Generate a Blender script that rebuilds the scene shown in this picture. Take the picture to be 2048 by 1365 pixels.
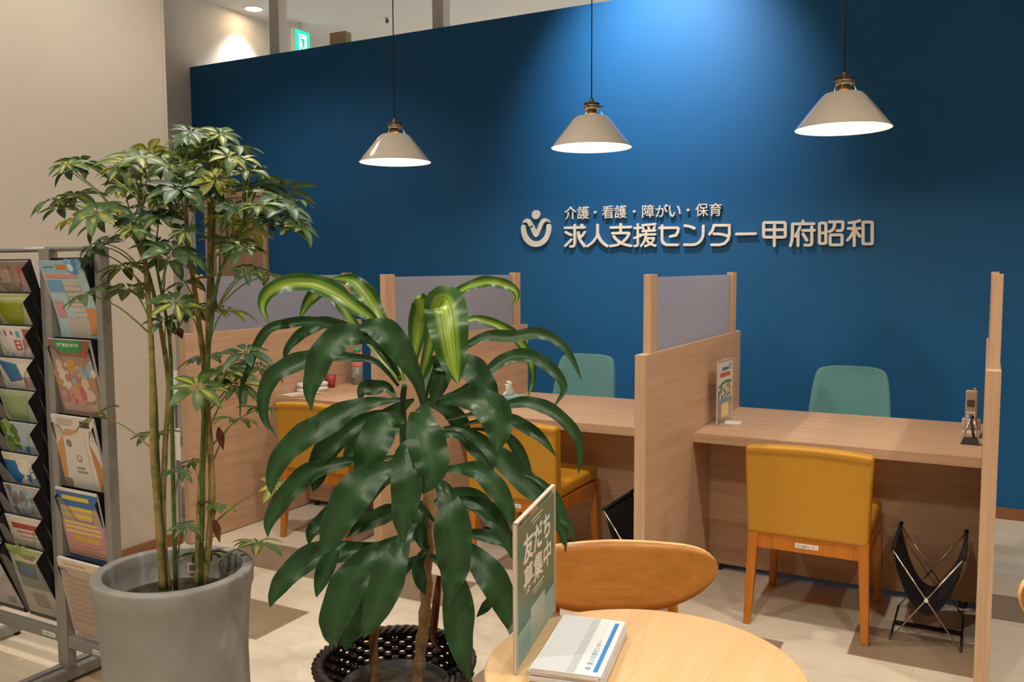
import bpy, bmesh, math, random
from mathutils import Vector, Matrix
PI = math.pi
rnd = random.Random(7)
for o in list(bpy.data.objects): bpy.data.objects.remove(o)
SC = bpy.context.scene
COL = SC.collection

# ------------------------------------------------------------------ camera, world, exposure, room lights
PX_F, PITCH, ROLL, YAW = 1757.2, 0.08314, -0.00443, 0.49531
CAM = Vector((1.201, -3.2342, 1.4739))
def cam_axes():
    cp, sp, cy, sy, cr, sr = math.cos(PITCH), math.sin(PITCH), math.cos(YAW), math.sin(YAW), math.cos(ROLL), math.sin(ROLL)
    fwd = Vector((-sy*cp, cy*cp, -sp)); right = Vector((cy, sy, 0)); up = right.cross(fwd)
    return cr*right + sr*up, -sr*right + cr*up, fwd
CR, CU, CF = cam_axes()
cam_data = bpy.data.cameras.new('camera'); cam = bpy.data.objects.new('camera', cam_data); COL.objects.link(cam)
cam_data.sensor_width = 36; cam_data.lens = PX_F/2048*36; cam_data.clip_start = 0.05
m = Matrix((CR, CU, -CF)).transposed().to_4x4(); m.translation = CAM; cam.matrix_world = m
SC.camera = cam
world = bpy.data.worlds.new('world'); SC.world = world; world.use_nodes = True
world.node_tree.nodes['Background'].inputs[0].default_value = (0.9, 0.85, 0.78, 1)
world.node_tree.nodes['Background'].inputs[1].default_value = 0.05
SC.view_settings.view_transform = 'Standard'; SC.view_settings.look = 'None'
SC.view_settings.exposure = -0.12; SC.view_settings.gamma = 1.0; SC.view_settings.use_curve_mapping = False
SC.cycles.use_denoising = True; SC.cycles.max_bounces = 10; SC.cycles.diffuse_bounces = 5
SC.cycles.transparent_max_bounces = 16; SC.cycles.sample_clamp_indirect = 4; SC.cycles.caustics_reflective = False; SC.cycles.caustics_refractive = False
ROOM_Z = 3.94
WARM = (1.0, 0.91, 0.79); NEUTRAL = (1.0, 0.98, 0.93)
def spot(x, y, z, tx, ty, tz, watts, angle, blend, color, radius=0.05):
    d = bpy.data.lights.new('downlight_beam', 'SPOT'); d.energy = watts; d.spot_size = math.radians(angle); d.spot_blend = blend
    d.color = color; d.shadow_soft_size = radius
    o = bpy.data.objects.new('downlight_beam', d); COL.objects.link(o); o.location = (x, y, z)
    o.rotation_euler = (Vector((tx, ty, tz)) - Vector((x, y, z))).to_track_quat('-Z', 'Y').to_euler()
    return o
# ceiling downlights of the room (x, y, watts)
ROOM_LIGHTS = [(-1.4, -0.7, 205), (0.5, -0.8, 150), (2.4, -0.7, 205), (-1.4, -3.2, 205), (0.5, -3.4, 205), (2.4, -3.2, 205), (3.6, 1.2, 120), (-3.7, 1.0, 100)]  # last lamp is unseen, added to brighten the blue wall by the door
CORRIDOR_LIGHTS = [(-5.02, 3.15, 45), (-3.2, 5.4, 480), (-1.0, 5.4, 480), (1.5, 5.4, 400)]  # all after the first are unseen lamps, added to brighten the corridor
for x, y, w in ROOM_LIGHTS: spot(x, y, ROOM_Z-0.03, x, y, 0, w, 125, 0.6, WARM)
for x, y, w in CORRIDOR_LIGHTS: spot(x, y, ROOM_Z-0.03, x, y, 0, w, 130 if w > 100 else 96, 0.6, NEUTRAL)
# track spot washing the sign on the blue wall
SPOT_AT, SPOT_TO = (-0.75, 1.45, 3.86), (-0.78, 2.549, 2.75)
spot(*SPOT_AT, *SPOT_TO, 380, 78, 1.0, (1.0, 0.95, 0.9), 0.03)
PENDANT_WATTS = 13

# ------------------------------------------------------------------ photo pixel -> point in the room (for measured placement)
def ray(px, py): return CF + CR*((px-1024)/PX_F) - CU*((py-682.5)/PX_F)
def at(px, py, depth=None, x=None, y=None, z=None):
    d = ray(px, py)
    if depth is not None: t = depth
    elif x is not None: t = (x-CAM.x)/d.x
    elif y is not None: t = (y-CAM.y)/d.y
    else: t = (z-CAM.z)/d.z
    return CAM + d*t

# ------------------------------------------------------------------ materials
def lin(h):
    h = h.lstrip('#'); v = [int(h[i:i+2], 16)/255 for i in (0, 2, 4)]
    return tuple(c/12.92 if c <= 0.04045 else ((c+0.055)/1.055)**2.4 for c in v) + (1,)
MATS = {}
def mat(name, color, rough=0.5, metal=0.0, vary=0.0, scale=8, stretch=(1,1,1), bump=0.0, spec=0.5, trans=0.0, emit=None, color2=None, bscale=None, sheen=0, sub=0, coat=0):
    if name in MATS: return MATS[name]
    M = bpy.data.materials.new(name); M.use_nodes = True; nt = M.node_tree; b = nt.nodes['Principled BSDF']
    c = lin(color); b.inputs['Base Color'].default_value = c; b.inputs['Roughness'].default_value = rough; b.inputs['Metallic'].default_value = metal
    b.inputs['Specular IOR Level'].default_value = spec; b.inputs['Transmission Weight'].default_value = trans
    b.inputs['Sheen Weight'].default_value = sheen; b.inputs['Coat Weight'].default_value = coat
    if vary or bump:
        tc = nt.nodes.new('ShaderNodeTexCoord'); mp = nt.nodes.new('ShaderNodeMapping'); mp.inputs['Scale'].default_value = stretch
        nt.links.new(tc.outputs['Object'], mp.inputs['Vector'])
        n = nt.nodes.new('ShaderNodeTexNoise'); n.inputs['Scale'].default_value = scale; n.inputs['Detail'].default_value = 6; n.inputs['Roughness'].default_value = 0.6
        nt.links.new(mp.outputs[0], n.inputs['Vector'])
        if vary:
            r = nt.nodes.new('ShaderNodeValToRGB'); c2 = lin(color2) if color2 else tuple(k*(1-vary) for k in c[:3]) + (1,)
            r.color_ramp.elements[0].position = 0.33; r.color_ramp.elements[1].position = 0.67
            r.color_ramp.elements[0].color = c2; r.color_ramp.elements[1].color = c
            nt.links.new(n.outputs['Fac'], r.inputs[0]); nt.links.new(r.outputs[0], b.inputs['Base Color'])
        if bump:
            n2 = n
            if bscale:
                n2 = nt.nodes.new('ShaderNodeTexNoise'); n2.inputs['Scale'].default_value = bscale; nt.links.new(mp.outputs[0], n2.inputs['Vector'])
            bp = nt.nodes.new('ShaderNodeBump'); bp.inputs['Strength'].default_value = bump; bp.inputs['Distance'].default_value = 0.004
            nt.links.new(n2.outputs['Fac'], bp.inputs['Height']); nt.links.new(bp.outputs[0], b.inputs['Normal'])
    if emit:
        b.inputs['Emission Color'].default_value = c; b.inputs['Emission Strength'].default_value = emit
    MATS[name] = M; return M
def wood(name, c1, c2, axis, rough=0.45, fine=22.0, long=0.9, coat=0.0):
    if name in MATS: return MATS[name]
    M = bpy.data.materials.new(name); M.use_nodes = True; nt = M.node_tree; b = nt.nodes['Principled BSDF']
    b.inputs['Roughness'].default_value = rough; b.inputs['Coat Weight'].default_value = coat; b.inputs['Specular IOR Level'].default_value = 0.35
    tc = nt.nodes.new('ShaderNodeTexCoord'); mp = nt.nodes.new('ShaderNodeMapping')
    s = [fine]*3; s['xyz'.index(axis)] = long; mp.inputs['Scale'].default_value = s
    nt.links.new(tc.outputs['Object'], mp.inputs['Vector'])
    n = nt.nodes.new('ShaderNodeTexNoise'); n.inputs['Scale'].default_value = 1.0; n.inputs['Detail'].default_value = 5; n.inputs['Roughness'].default_value = 0.65; n.inputs['Distortion'].default_value = 0.25
    nt.links.new(mp.outputs[0], n.inputs['Vector'])
    mp2 = nt.nodes.new('ShaderNodeMapping'); s2 = [fine*8]*3; s2['xyz'.index(axis)] = long*5; mp2.inputs['Scale'].default_value = s2
    nt.links.new(tc.outputs['Object'], mp2.inputs['Vector'])
    n2 = nt.nodes.new('ShaderNodeTexNoise'); n2.inputs['Scale'].default_value = 1.0; n2.inputs['Detail'].default_value = 2
    nt.links.new(mp2.outputs[0], n2.inputs['Vector'])
    mx = nt.nodes.new('ShaderNodeMath'); mx.operation = 'MULTIPLY_ADD'; mx.inputs[1].default_value = 0.45; nt.links.new(n2.outputs['Fac'], mx.inputs[0]); nt.links.new(n.outputs['Fac'], mx.inputs[2])
    r = nt.nodes.new('ShaderNodeValToRGB'); r.color_ramp.elements[0].position = 0.5; r.color_ramp.elements[1].position = 0.95
    r.color_ramp.elements[0].color = lin(c2); r.color_ramp.elements[1].color = lin(c1)
    nt.links.new(mx.outputs[0], r.inputs[0]); nt.links.new(r.outputs[0], b.inputs['Base Color'])
    MATS[name] = M; return M
def leaf_mat(name, dark, light, stripe=None, stripe_amount=0.0, blotch=0.0, rough=0.35):
    M = bpy.data.materials.new(name); M.use_nodes = True; nt = M.node_tree; b = nt.nodes['Principled BSDF']
    b.inputs['Roughness'].default_value = rough; b.inputs['Specular IOR Level'].default_value = 0.45
    uv = nt.nodes.new('ShaderNodeUVMap'); sep = nt.nodes.new('ShaderNodeSeparateXYZ'); nt.links.new(uv.outputs[0], sep.inputs[0])
    tc = nt.nodes.new('ShaderNodeTexCoord')
    n = nt.nodes.new('ShaderNodeTexNoise'); n.inputs['Scale'].default_value = 9 if not blotch else 30; n.inputs['Detail'].default_value = 3
    nt.links.new(tc.outputs['Object'], n.inputs['Vector'])
    base = nt.nodes.new('ShaderNodeMix'); base.data_type = 'RGBA'; base.inputs[6].default_value = lin(dark); base.inputs[7].default_value = lin(light)
    nt.links.new(n.outputs['Fac'], base.inputs[0])
    last = base.outputs[2]
    if stripe:
        # |u-0.5|: 0 at the midrib, 0.5 at the margin
        a = nt.nodes.new('ShaderNodeMath'); a.operation = 'SUBTRACT'; a.inputs[1].default_value = 0.5; nt.links.new(sep.outputs[0], a.inputs[0])
        ab = nt.nodes.new('ShaderNodeMath'); ab.operation = 'ABSOLUTE'; nt.links.new(a.outputs[0], ab.inputs[0])
        rp = nt.nodes.new('ShaderNodeValToRGB'); e = rp.color_ramp.elements
        if blotch:
            e[0].position = 0.05; e[0].color = (1,1,1,1); e[1].position = 0.32; e[1].color = (0,0,0,1)
        else:
            e[0].position = 0.0; e[0].color = (0.55,)*3 + (1,); e[1].position = 0.3; e[1].color = (0,0,0,1)
            for p, v in ((0.03, 0.95), (0.06, 0.25), (0.09, 0.85), (0.14, 0.2), (0.18, 0.55)): 
                k = e.new(p); k.color = (v, v, v, 1)
        nt.links.new(ab.outputs[0], rp.inputs[0])
        fac = nt.nodes.new('ShaderNodeMath'); fac.operation = 'MULTIPLY'; fac.inputs[1].default_value = stripe_amount
        nt.links.new(rp.outputs[0], fac.inputs[0]); f = fac.outputs[0]
        if blotch:
            nr = nt.nodes.new('ShaderNodeValToRGB'); nr.color_ramp.elements[0].position = 0.47; nr.color_ramp.elements[1].position = 0.6
            nn = nt.nodes.new('ShaderNodeTexNoise'); nn.inputs['Scale'].default_value = 16; nt.links.new(tc.outputs['Object'], nn.inputs['Vector'])
            nt.links.new(nn.outputs['Fac'], nr.inputs[0])
            f2 = nt.nodes.new('ShaderNodeMath'); f2.operation = 'MULTIPLY'; nt.links.new(f, f2.inputs[0]); nt.links.new(nr.outputs[0], f2.inputs[1]); f = f2.outputs[0]
        mx = nt.nodes.new('ShaderNodeMix'); mx.data_type = 'RGBA'; nt.links.new(f, mx.inputs[0]); nt.links.new(last, mx.inputs[6]); mx.inputs[7].default_value = lin(stripe)
        last = mx.outputs[2]
    nt.links.new(last, b.inputs['Base Color'])
    # a little light through the blade
    tr = nt.nodes.new('ShaderNodeBsdfTranslucent'); nt.links.new(last, tr.inputs['Color'])
    ms = nt.nodes.new('ShaderNodeMixShader'); ms.inputs[0].default_value = 0.18
    out = nt.nodes['Material Output']; nt.links.new(b.outputs[0], ms.inputs[1]); nt.links.new(tr.outputs[0], ms.inputs[2]); nt.links.new(ms.outputs[0], out.inputs['Surface'])
    MATS[name] = M; return M

PLASTER = mat('plaster', '#bfb7a9', 0.85, vary=0.03, scale=3, bump=0.12, bscale=60)
WHITE_WALL = mat('white_wall', '#dfdcd6', 0.8)
CEILING = mat('ceiling_white', '#d9d7d2', 0.9)
BLUE = mat('blue_paint', '#12588f', 0.62, bump=0.05, scale=70, spec=0.3)
SKIRT = mat('brown_skirting', '#86593a', 0.5)
OAK_Y = wood('oak_grain_deep', '#c9a98b', '#b39073', 'y')
OAK_X = wood('oak_grain_wide', '#c9a98b', '#b39073', 'x')
OAK_Z = wood('oak_grain_upright', '#d0ae8d', '#b99676', 'z')
CHAIR_WOOD = wood('chair_beech', '#cb7d25', '#a9621a', 'z', 0.35)
PLY = wood('chair_plywood', '#b97b38', '#9d6526', 'x', 0.35, fine=30)
PLY_EDGE = wood('plywood_edge', '#e2bb85', '#c99a62', 'x', 0.45, fine=90)
TABLE_WOOD = wood('table_beech', '#d6b284', '#c79f6e', 'y', 0.38, fine=14, long=1.2)
DOOR_WOOD = wood('door_wood', '#b9977c', '#a27f65', 'z', 0.5, fine=16)
YELLOW = mat('yellow_vinyl', '#c48d22', 0.48, bump=0.25, scale=180, vary=0.05)
YELLOW_SEAM = mat('yellow_seam', '#a87816', 0.55)
TEAL = mat('teal_fabric', '#54868b', 0.9, bump=0.3, scale=250, vary=0.08, sheen=0.3)
CHROME = mat('chrome', '#d8d4cc', 0.18, 1.0)
ALU = mat('grey_aluminium', '#8f8d88', 0.42, 0.35)
ALU_DARK = mat('dark_aluminium', '#6f6d69', 0.5, 0.3)
BLACK_PL = mat('black_plastic', '#16151a', 0.4)
BLACK_CLOTH = mat('black_cloth', '#100d10', 0.85, bump=0.2, scale=200)
CORD = mat('black_cord', '#0b0b0e', 0.6)
ENAMEL = mat('greige_enamel', '#b5ac9e', 0.16, coat=0.6)
ENAMEL_IN = mat('white_enamel', '#fbf3e4', 0.5)
BRONZE = mat('bronze', '#6e5436', 0.35, 0.9)
BULB = mat('glowing_bulb', '#ffe2b4', 0.5, emit=30)
LAMP_DISC = mat('glowing_diffuser', '#fff3e0', 0.5, emit=12)
WHITE_PL = mat('white_plastic', '#e6e2dc', 0.4)
PAPER = mat('white_paper', '#d6d7d8', 0.6)
PAPER2 = mat('cream_paper', '#d8cfbf', 0.6)
SIGN_WHITE = mat('sign_white', '#e6e2da', 0.5)
CONCRETE = mat('grey_concrete', '#979590', 0.75, vary=0.22, scale=3.2, bump=0.15, bscale=25)
SOIL = mat('soil', '#3f372d', 0.95, bump=0.8, scale=60, vary=0.4)
WICKER = mat('dark_wicker', '#2b1c15', 0.55, vary=0.4, scale=60)
BARK = mat('tan_bark', '#a07c50', 0.8, vary=0.35, scale=22, stretch=(1,1,3), bump=0.5)
WOODY = mat('woody_stem', '#a3804f', 0.8, vary=0.4, scale=40, color2='#5e6a2c')
GREEN_STEM = mat('green_stem', '#4f6a22', 0.55, vary=0.35, scale=25, color2='#3a4d16')
PETIOLE = mat('petiole', '#6b7a35', 0.6)
DEAD = mat('dry_leaf', '#6b3d22', 0.8, vary=0.3, scale=20)
TIP = mat('brown_tip', '#a9692f', 0.8)
GREY_FOOT = mat('rubber', '#1c1b1b', 0.8)

def clear_mat(name, tint, rough, see, gloss=0.5):
    # a thin sheet: partly see-through, partly white/diffuse
    M = bpy.data.materials.new(name); M.use_nodes = True; nt = M.node_tree; b = nt.nodes['Principled BSDF']
    b.inputs['Base Color'].default_value = lin(tint); b.inputs['Roughness'].default_value = rough; b.inputs['Specular IOR Level'].default_value = gloss
    t = nt.nodes.new('ShaderNodeBsdfTransparent'); t.inputs[0].default_value = (0.97, 0.98, 0.98, 1)
    ms = nt.nodes.new('ShaderNodeMixShader'); ms.inputs[0].default_value = see
    nt.links.new(b.outputs[0], ms.inputs[1]); nt.links.new(t.outputs[0], ms.inputs[2]); nt.links.new(ms.outputs[0], nt.nodes['Material Output'].inputs['Surface'])
    MATS[name] = M; return M
def frosted_mat():
    M = bpy.data.materials.new('frosted_acrylic'); M.use_nodes = True; nt = M.node_tree; b = nt.nodes['Principled BSDF']
    b.inputs['Base Color'].default_value = lin('#dfe3ee'); b.inputs['Roughness'].default_value = 0.55; b.inputs['Transmission Weight'].default_value = 1.0; b.inputs['IOR'].default_value = 1.25
    d = nt.nodes.new('ShaderNodeBsdfDiffuse'); d.inputs[0].default_value = lin('#c4c9de')
    tl = nt.nodes.new('ShaderNodeBsdfTranslucent'); tl.inputs[0].default_value = lin('#d6daec')
    m1 = nt.nodes.new('ShaderNodeMixShader'); m1.inputs[0].default_value = 0.45; nt.links.new(d.outputs[0], m1.inputs[1]); nt.links.new(tl.outputs[0], m1.inputs[2])
    m2 = nt.nodes.new('ShaderNodeMixShader'); m2.inputs[0].default_value = 0.6; nt.links.new(b.outputs[0], m2.inputs[1]); nt.links.new(m1.outputs[0], m2.inputs[2])
    nt.links.new(m2.outputs[0], nt.nodes['Material Output'].inputs['Surface']); return M
FROST = frosted_mat()
ACRYLIC = clear_mat('clear_acrylic', '#e8e8ea', 0.08, 0.95, 0.6)
POCKET = clear_mat('clear_pocket', '#d0cdc8', 0.1, 0.86, 0.6)

def floor_mat():
    M = bpy.data.materials.new('floor_tiles'); M.use_nodes = True; nt = M.node_tree; b = nt.nodes['Principled BSDF']; L = nt.links
    b.inputs['Roughness'].default_value = 0.42; b.inputs['Specular IOR Level'].default_value = 0.35
    tc = nt.nodes.new('ShaderNodeTexCoord')
    br = nt.nodes.new('ShaderNodeTexBrick'); br.inputs['Scale'].default_value = 1.0; br.inputs['Brick Width'].default_value = 0.465; br.inputs['Row Height'].default_value = 0.32
    br.inputs['Mortar Size'].default_value = 0.0012; br.inputs['Mortar Smooth'].default_value = 0.3; br.inputs['Bias'].default_value = 0.0
    br.inputs['Color1'].default_value = (0,0,0,1); br.inputs['Color2'].default_value = (1,1,1,1); br.inputs['Mortar'].default_value = (0.5,0.5,0.5,1)
    mp0 = nt.nodes.new('ShaderNodeMapping'); mp0.inputs['Location'].default_value = (-11.2425, 11.30, 0); L.new(tc.outputs['Object'], mp0.inputs['Vector'])
    L.new(mp0.outputs[0], br.inputs['Vector'])
    ramp = nt.nodes.new('ShaderNodeValToRGB'); ramp.color_ramp.interpolation = 'CONSTANT'; e = ramp.color_ramp.elements
    e[0].position = 0; e[0].color = lin('#8f7d68'); e[1].position = 0.2; e[1].color = lin('#c8bba8')
    for p, c in ((0.3, '#d6cbb9'), (0.62, '#cfc3b0'), (0.8, '#d9cebd')): k = e.new(p); k.color = lin(c)
    L.new(br.outputs['Color'], ramp.inputs[0])
    mp = nt.nodes.new('ShaderNodeMapping'); mp.inputs['Scale'].default_value = (2.2, 26, 1); L.new(tc.outputs['Object'], mp.inputs['Vector'])
    n = nt.nodes.new('ShaderNodeTexNoise'); n.inputs['Scale'].default_value = 1.0; n.inputs['Detail'].default_value = 6; L.new(mp.outputs[0], n.inputs['Vector'])
    r2 = nt.nodes.new('ShaderNodeValToRGB'); r2.color_ramp.elements[0].position = 0.3; r2.color_ramp.elements[1].position = 0.7
    r2.color_ramp.elements[0].color = (0.9,0.89,0.87,1); r2.color_ramp.elements[1].color = (1,1,1,1); L.new(n.outputs['Fac'], r2.inputs[0])
    mu = nt.nodes.new('ShaderNodeMix'); mu.data_type = 'RGBA'; mu.blend_type = 'MULTIPLY'; mu.inputs[0].default_value = 1.0
    L.new(ramp.outputs[0], mu.inputs[6]); L.new(r2.outputs[0], mu.inputs[7])
    mo = nt.nodes.new('ShaderNodeMix'); mo.data_type = 'RGBA'; mo.inputs[7].default_value = lin('#bcae99'); L.new(br.outputs['Fac'], mo.inputs[0]); L.new(mu.outputs[2], mo.inputs[6])
    L.new(mo.outputs[2], b.inputs['Base Color']); return M
FLOOR = floor_mat()

# ------------------------------------------------------------------ mesh builder
class MB:
    def __init__(self): self.v = []; self.f = []; self.mi = []; self.sm = []; self.mats = []; self.uv = []
    def slot(self, m):
        if m not in self.mats: self.mats.append(m)
        return self.mats.index(m)
    def face(self, idx, k, smooth=False, uv=None):
        self.f.append(idx); self.mi.append(k); self.sm.append(smooth); self.uv.append(uv)
    def poly(self, pts, m):
        b = len(self.v); self.v += [tuple(p) for p in pts]; self.face(list(range(b, b+len(pts))), self.slot(m))
    def box(self, lo, hi, m, taper=None):
        b = len(self.v); k = self.slot(m); x0, y0, z0 = lo; x1, y1, z1 = hi
        self.v += [(x0,y0,z0),(x1,y0,z0),(x1,y1,z0),(x0,y1,z0),(x0,y0,z1),(x1,y0,z1),(x1,y1,z1),(x0,y1,z1)]
        for q in ((0,3,2,1),(4,5,6,7),(0,1,5,4),(1,2,6,5),(2,3,7,6),(3,0,4,7)): self.face([b+i for i in q], k)
    def frustum(self, lo, hi, m):
        # lo, hi: four corner points each (bottom ring, top ring)
        b = len(self.v); k = self.slot(m); self.v += [tuple(p) for p in lo] + [tuple(p) for p in hi]
        for q in ((0,3,2,1),(4,5,6,7),(0,1,5,4),(1,2,6,5),(2,3,7,6),(3,0,4,7)): self.face([b+i for i in q], k)
    def tube(self, pts, r, m, n=8, cap=True):
        pts = [Vector(p) for p in pts]; rs = r if isinstance(r, (list, tuple)) else [r]*len(pts); k = self.slot(m); b = len(self.v)
        ref = None
        for i, p in enumerate(pts):
            t = (pts[min(i+1, len(pts)-1)] - pts[max(i-1, 0)]).normalized()
            if ref is None: ref = t.orthogonal().normalized()
            ref = (ref - t*ref.dot(t)).normalized(); w = t.cross(ref)
            for j in range(n):
                a = 2*PI*j/n; self.v.append(tuple(p + (ref*math.cos(a) + w*math.sin(a))*rs[i]))
        for i in range(len(pts)-1):
            for j in range(n):
                j2 = (j+1) % n; self.face([b+i*n+j, b+i*n+j2, b+(i+1)*n+j2, b+(i+1)*n+j], k, True)
        if cap: self.face([b+j for j in range(n)][::-1], k); self.face([b+(len(pts)-1)*n+j for j in range(n)], k)
    def lathe(self, prof, m, n=48, center=(0,0,0), closed=False):
        k = self.slot(m); b = len(self.v); cx, cy, cz = center
        for r, z in prof:
            for j in range(n): a = 2*PI*j/n; self.v.append((cx+r*math.cos(a), cy+r*math.sin(a), cz+z))
        L = len(prof)
        for i in range(L-1 if not closed else L):
            i2 = (i+1) % L
            for j in range(n): j2 = (j+1) % n; self.face([b+i*n+j, b+i*n+j2, b+i2*n+j2, b+i2*n+j], k, True)
        if not closed:
            if prof[0][0] > 1e-4: self.face([b+j for j in range(n)][::-1], k)
            if prof[-1][0] > 1e-4: self.face([b+(L-1)*n+j for j in range(n)], k)
    def prism(self, outline, axis, a0, a1, m, smooth=False):
        # outline: 2-D points; axis: extrusion axis index
        k = self.slot(m); b = len(self.v); n = len(outline)
        def P(u, v, w): return {0: (w, u, v), 1: (u, w, v), 2: (u, v, w)}[axis]
        for w in (a0, a1): self.v += [P(u, v, w) for u, v in outline]
        self.face([b+i for i in range(n)][::-1], k); self.face([b+n+i for i in range(n)], k)
        for i in range(n): j = (i+1) % n; self.face([b+i, b+j, b+n+j, b+n+i], k, smooth)
    def grid(self, P, m, smooth=True, uvs=None):
        k = self.slot(m); b = len(self.v); R, C = len(P), len(P[0])
        for row in P: self.v += [tuple(p) for p in row]
        for i in range(R-1):
            for j in range(C-1):
                uv = None
                if uvs: uv = [uvs(i, j), uvs(i, j+1), uvs(i+1, j+1), uvs(i+1, j)]
                self.face([b+i*C+j, b+i*C+j+1, b+(i+1)*C+j+1, b+(i+1)*C+j], k, smooth, uv)
    def add_mesh(self, verts, faces, m):
        k = self.slot(m); b = len(self.v); self.v += verts
        for f in faces: self.face([b+i for i in f], k)
    def build(self, name, parent=None, loc=None, bevel=0, seg=2, solid=0, subsurf=0, rotz=0, offset=0):
        me = bpy.data.meshes.new(name); me.from_pydata(self.v, [], self.f)
        for q in self.mats: me.materials.append(q)
        me.polygons.foreach_set('material_index', self.mi); me.polygons.foreach_set('use_smooth', self.sm)
        if any(u for u in self.uv):
            l = me.uv_layers.new(name='UVMap'); i = 0
            for f, u in zip(self.f, self.uv):
                for q in range(len(f)):
                    l.data[i].uv = u[q] if u else (0.9, 0.5); i += 1
        me.update()
        o = bpy.data.objects.new(name, me); COL.objects.link(o)
        if parent: o.parent = parent
        if loc is not None: o.location = loc
        if rotz: o.rotation_euler = (0, 0, rotz)
        if solid: md = o.modifiers.new('thick', 'SOLIDIFY'); md.thickness = solid; md.offset = offset
        if subsurf: md = o.modifiers.new('round', 'SUBSURF'); md.levels = md.render_levels = subsurf
        if bevel: md = o.modifiers.new('edge', 'BEVEL'); md.width = bevel; md.segments = seg; md.limit_method = 'ANGLE'; md.angle_limit = math.radians(40)
        return o
def tag(o, label=None, cat=None, group=None, kind=None):
    if label: o['label'] = label
    if cat: o['category'] = cat
    if group: o['group'] = group
    if kind: o['kind'] = kind
    return o
def thing(name, loc, label, cat, group=None, rotz=0):
    o = bpy.data.objects.new(name, None); COL.objects.link(o); o.location = loc; o.rotation_euler = (0, 0, rotz); o.empty_display_size = 0.05
    return tag(o, label, cat, group)
def struct(o): o['kind'] = 'structure'; return o
def copy_tree(o, parent=None):
    c = o.copy(); COL.objects.link(c)
    if parent: c.parent = parent
    for ch in list(o.children): copy_tree(ch, c)
    return c
def text_mesh(s, size=1.0, extrude=0.0, offset=0.0):
    cu = bpy.data.curves.new('lettering', 'FONT'); cu.body = s; cu.size = 1.0; cu.extrude = 0; cu.offset = offset; cu.resolution_u = 3
    o = bpy.data.objects.new('lettering', cu); COL.objects.link(o)
    dg = bpy.context.evaluated_depsgraph_get(); me = bpy.data.meshes.new_from_object(o.evaluated_get(dg))
    vs = [Vector(v.co) for v in me.vertices]; fs = [list(p.vertices) for p in me.polygons]
    bpy.data.objects.remove(o); bpy.data.curves.remove(cu); bpy.data.meshes.remove(me)
    x0 = min(v.x for v in vs); x1 = max(v.x for v in vs); y0 = min(v.y for v in vs); y1 = max(v.y for v in vs)
    return [((v.x-x0)/(x1-x0), (v.y-y0)/(y1-y0)) for v in vs], fs   # normalised to the unit box
def text_on(mb, s, origin, ux, uy, m, depth=None, offset=0.0):
    """Lettering stretched over the box origin + u*ux + v*uy; depth vector gives it thickness."""
    vs, fs = text_mesh(s, offset=offset); o = Vector(origin); ux = Vector(ux); uy = Vector(uy)
    V = [o + ux*a + uy*b for a, b in vs]
    if depth is None: mb.add_mesh([tuple(p) for p in V], fs, m); return
    d = Vector(depth); n = len(V); edges = {}
    for f in fs:
        for i in range(len(f)):
            a, b = f[i], f[(i+1) % len(f)]; edges[(a, b)] = 1
    side = [(a, b, b+n, a+n) for (a, b) in edges if (b, a) not in edges]
    mb.add_mesh([tuple(p) for p in V] + [tuple(p+d) for p in V], [list(f) for f in fs] + [[i+n for i in f][::-1] for f in fs] + [list(q)[::-1] for q in side], m)
def smooth_pts(pts, n=5):
    """Catmull-Rom through the points (any tuple length)."""
    P = [pts[0]] + list(pts) + [pts[-1]]; out = []
    for i in range(1, len(P)-2):
        for k in range(n):
            t = k/n; p0, p1, p2, p3 = P[i-1], P[i], P[i+1], P[i+2]
            out.append(tuple(0.5*(2*b + (c-a)*t + (2*a-5*b+4*c-d)*t*t + (3*b-a-3*c+d)*t**3) for a, b, c, d in zip(p0, p1, p2, p3)))
    out.append(tuple(pts[-1])); return out

# ================================================================== the setting
T = 0.045                       # partition thickness
XA, XB, XC, XD = -2.545, -1.285, 0.0, 1.207
DEPTH, HP, HQ, HD = 1.487, 1.133, 1.446, 0.72
YF, YM = 0.637, 0.93            # worktop front edge, modesty panel
YW, HW = 2.549, 3.30            # blue wall plane and height
LX, FLX = -2.575, -5.23         # near plaster wall face, far left wall face

def slab(name, lo, hi, m): b = MB(); b.box(lo, hi, m); return struct(b.build(name))
slab('floor', (-8, -7, -0.1), (6, 7, 0), FLOOR)
slab('ceiling', (-8, -7, ROOM_Z), (6, 7, ROOM_Z+0.1), CEILING)
slab('wall_blue', (FLX, YW, 0), (6, YW+0.12, HW), BLUE)
slab('wall_left', (-5.4, -7, 0), (LX, -0.002, ROOM_Z), PLASTER)
slab('wall_far_left', (FLX-0.15, -0.002, 0), (FLX, 7, ROOM_Z), WHITE_WALL)
slab('wall_corridor', (FLX, 6.6, 0), (6, 6.7, ROOM_Z), WHITE_WALL)
slab('wall_right', (5.9, -7, 0), (6, 6.6, ROOM_Z), PLASTER)
slab('wall_front', (LX, -7, 0), (5.9, -6.9, ROOM_Z), PLASTER)
slab('baseboard_back', (FLX, YW-0.012, 0), (5.9, YW, 0.068), SKIRT)
slab('baseboard_left', (LX, -6.9, 0), (LX+0.01, -0.002, 0.07), SKIRT)
for i, (px, w, y) in enumerate(((547, 0.112, 2.75), (875, 0.105, 2.75)), 1):
    p = at(px, 30, y=y); b = MB(); b.box((p.x-w/2, y, 0), (p.x+w/2, y+w, ROOM_Z), WHITE_WALL); struct(b.build(f'column_{i}', bevel=0.006))
# corner guard strip on the end of the near wall
b = MB(); b.box((LX-0.001, -0.02, 0), (LX+0.004, 0.0, ROOM_Z), PLASTER); struct(b.build('trim_1'))

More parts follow.
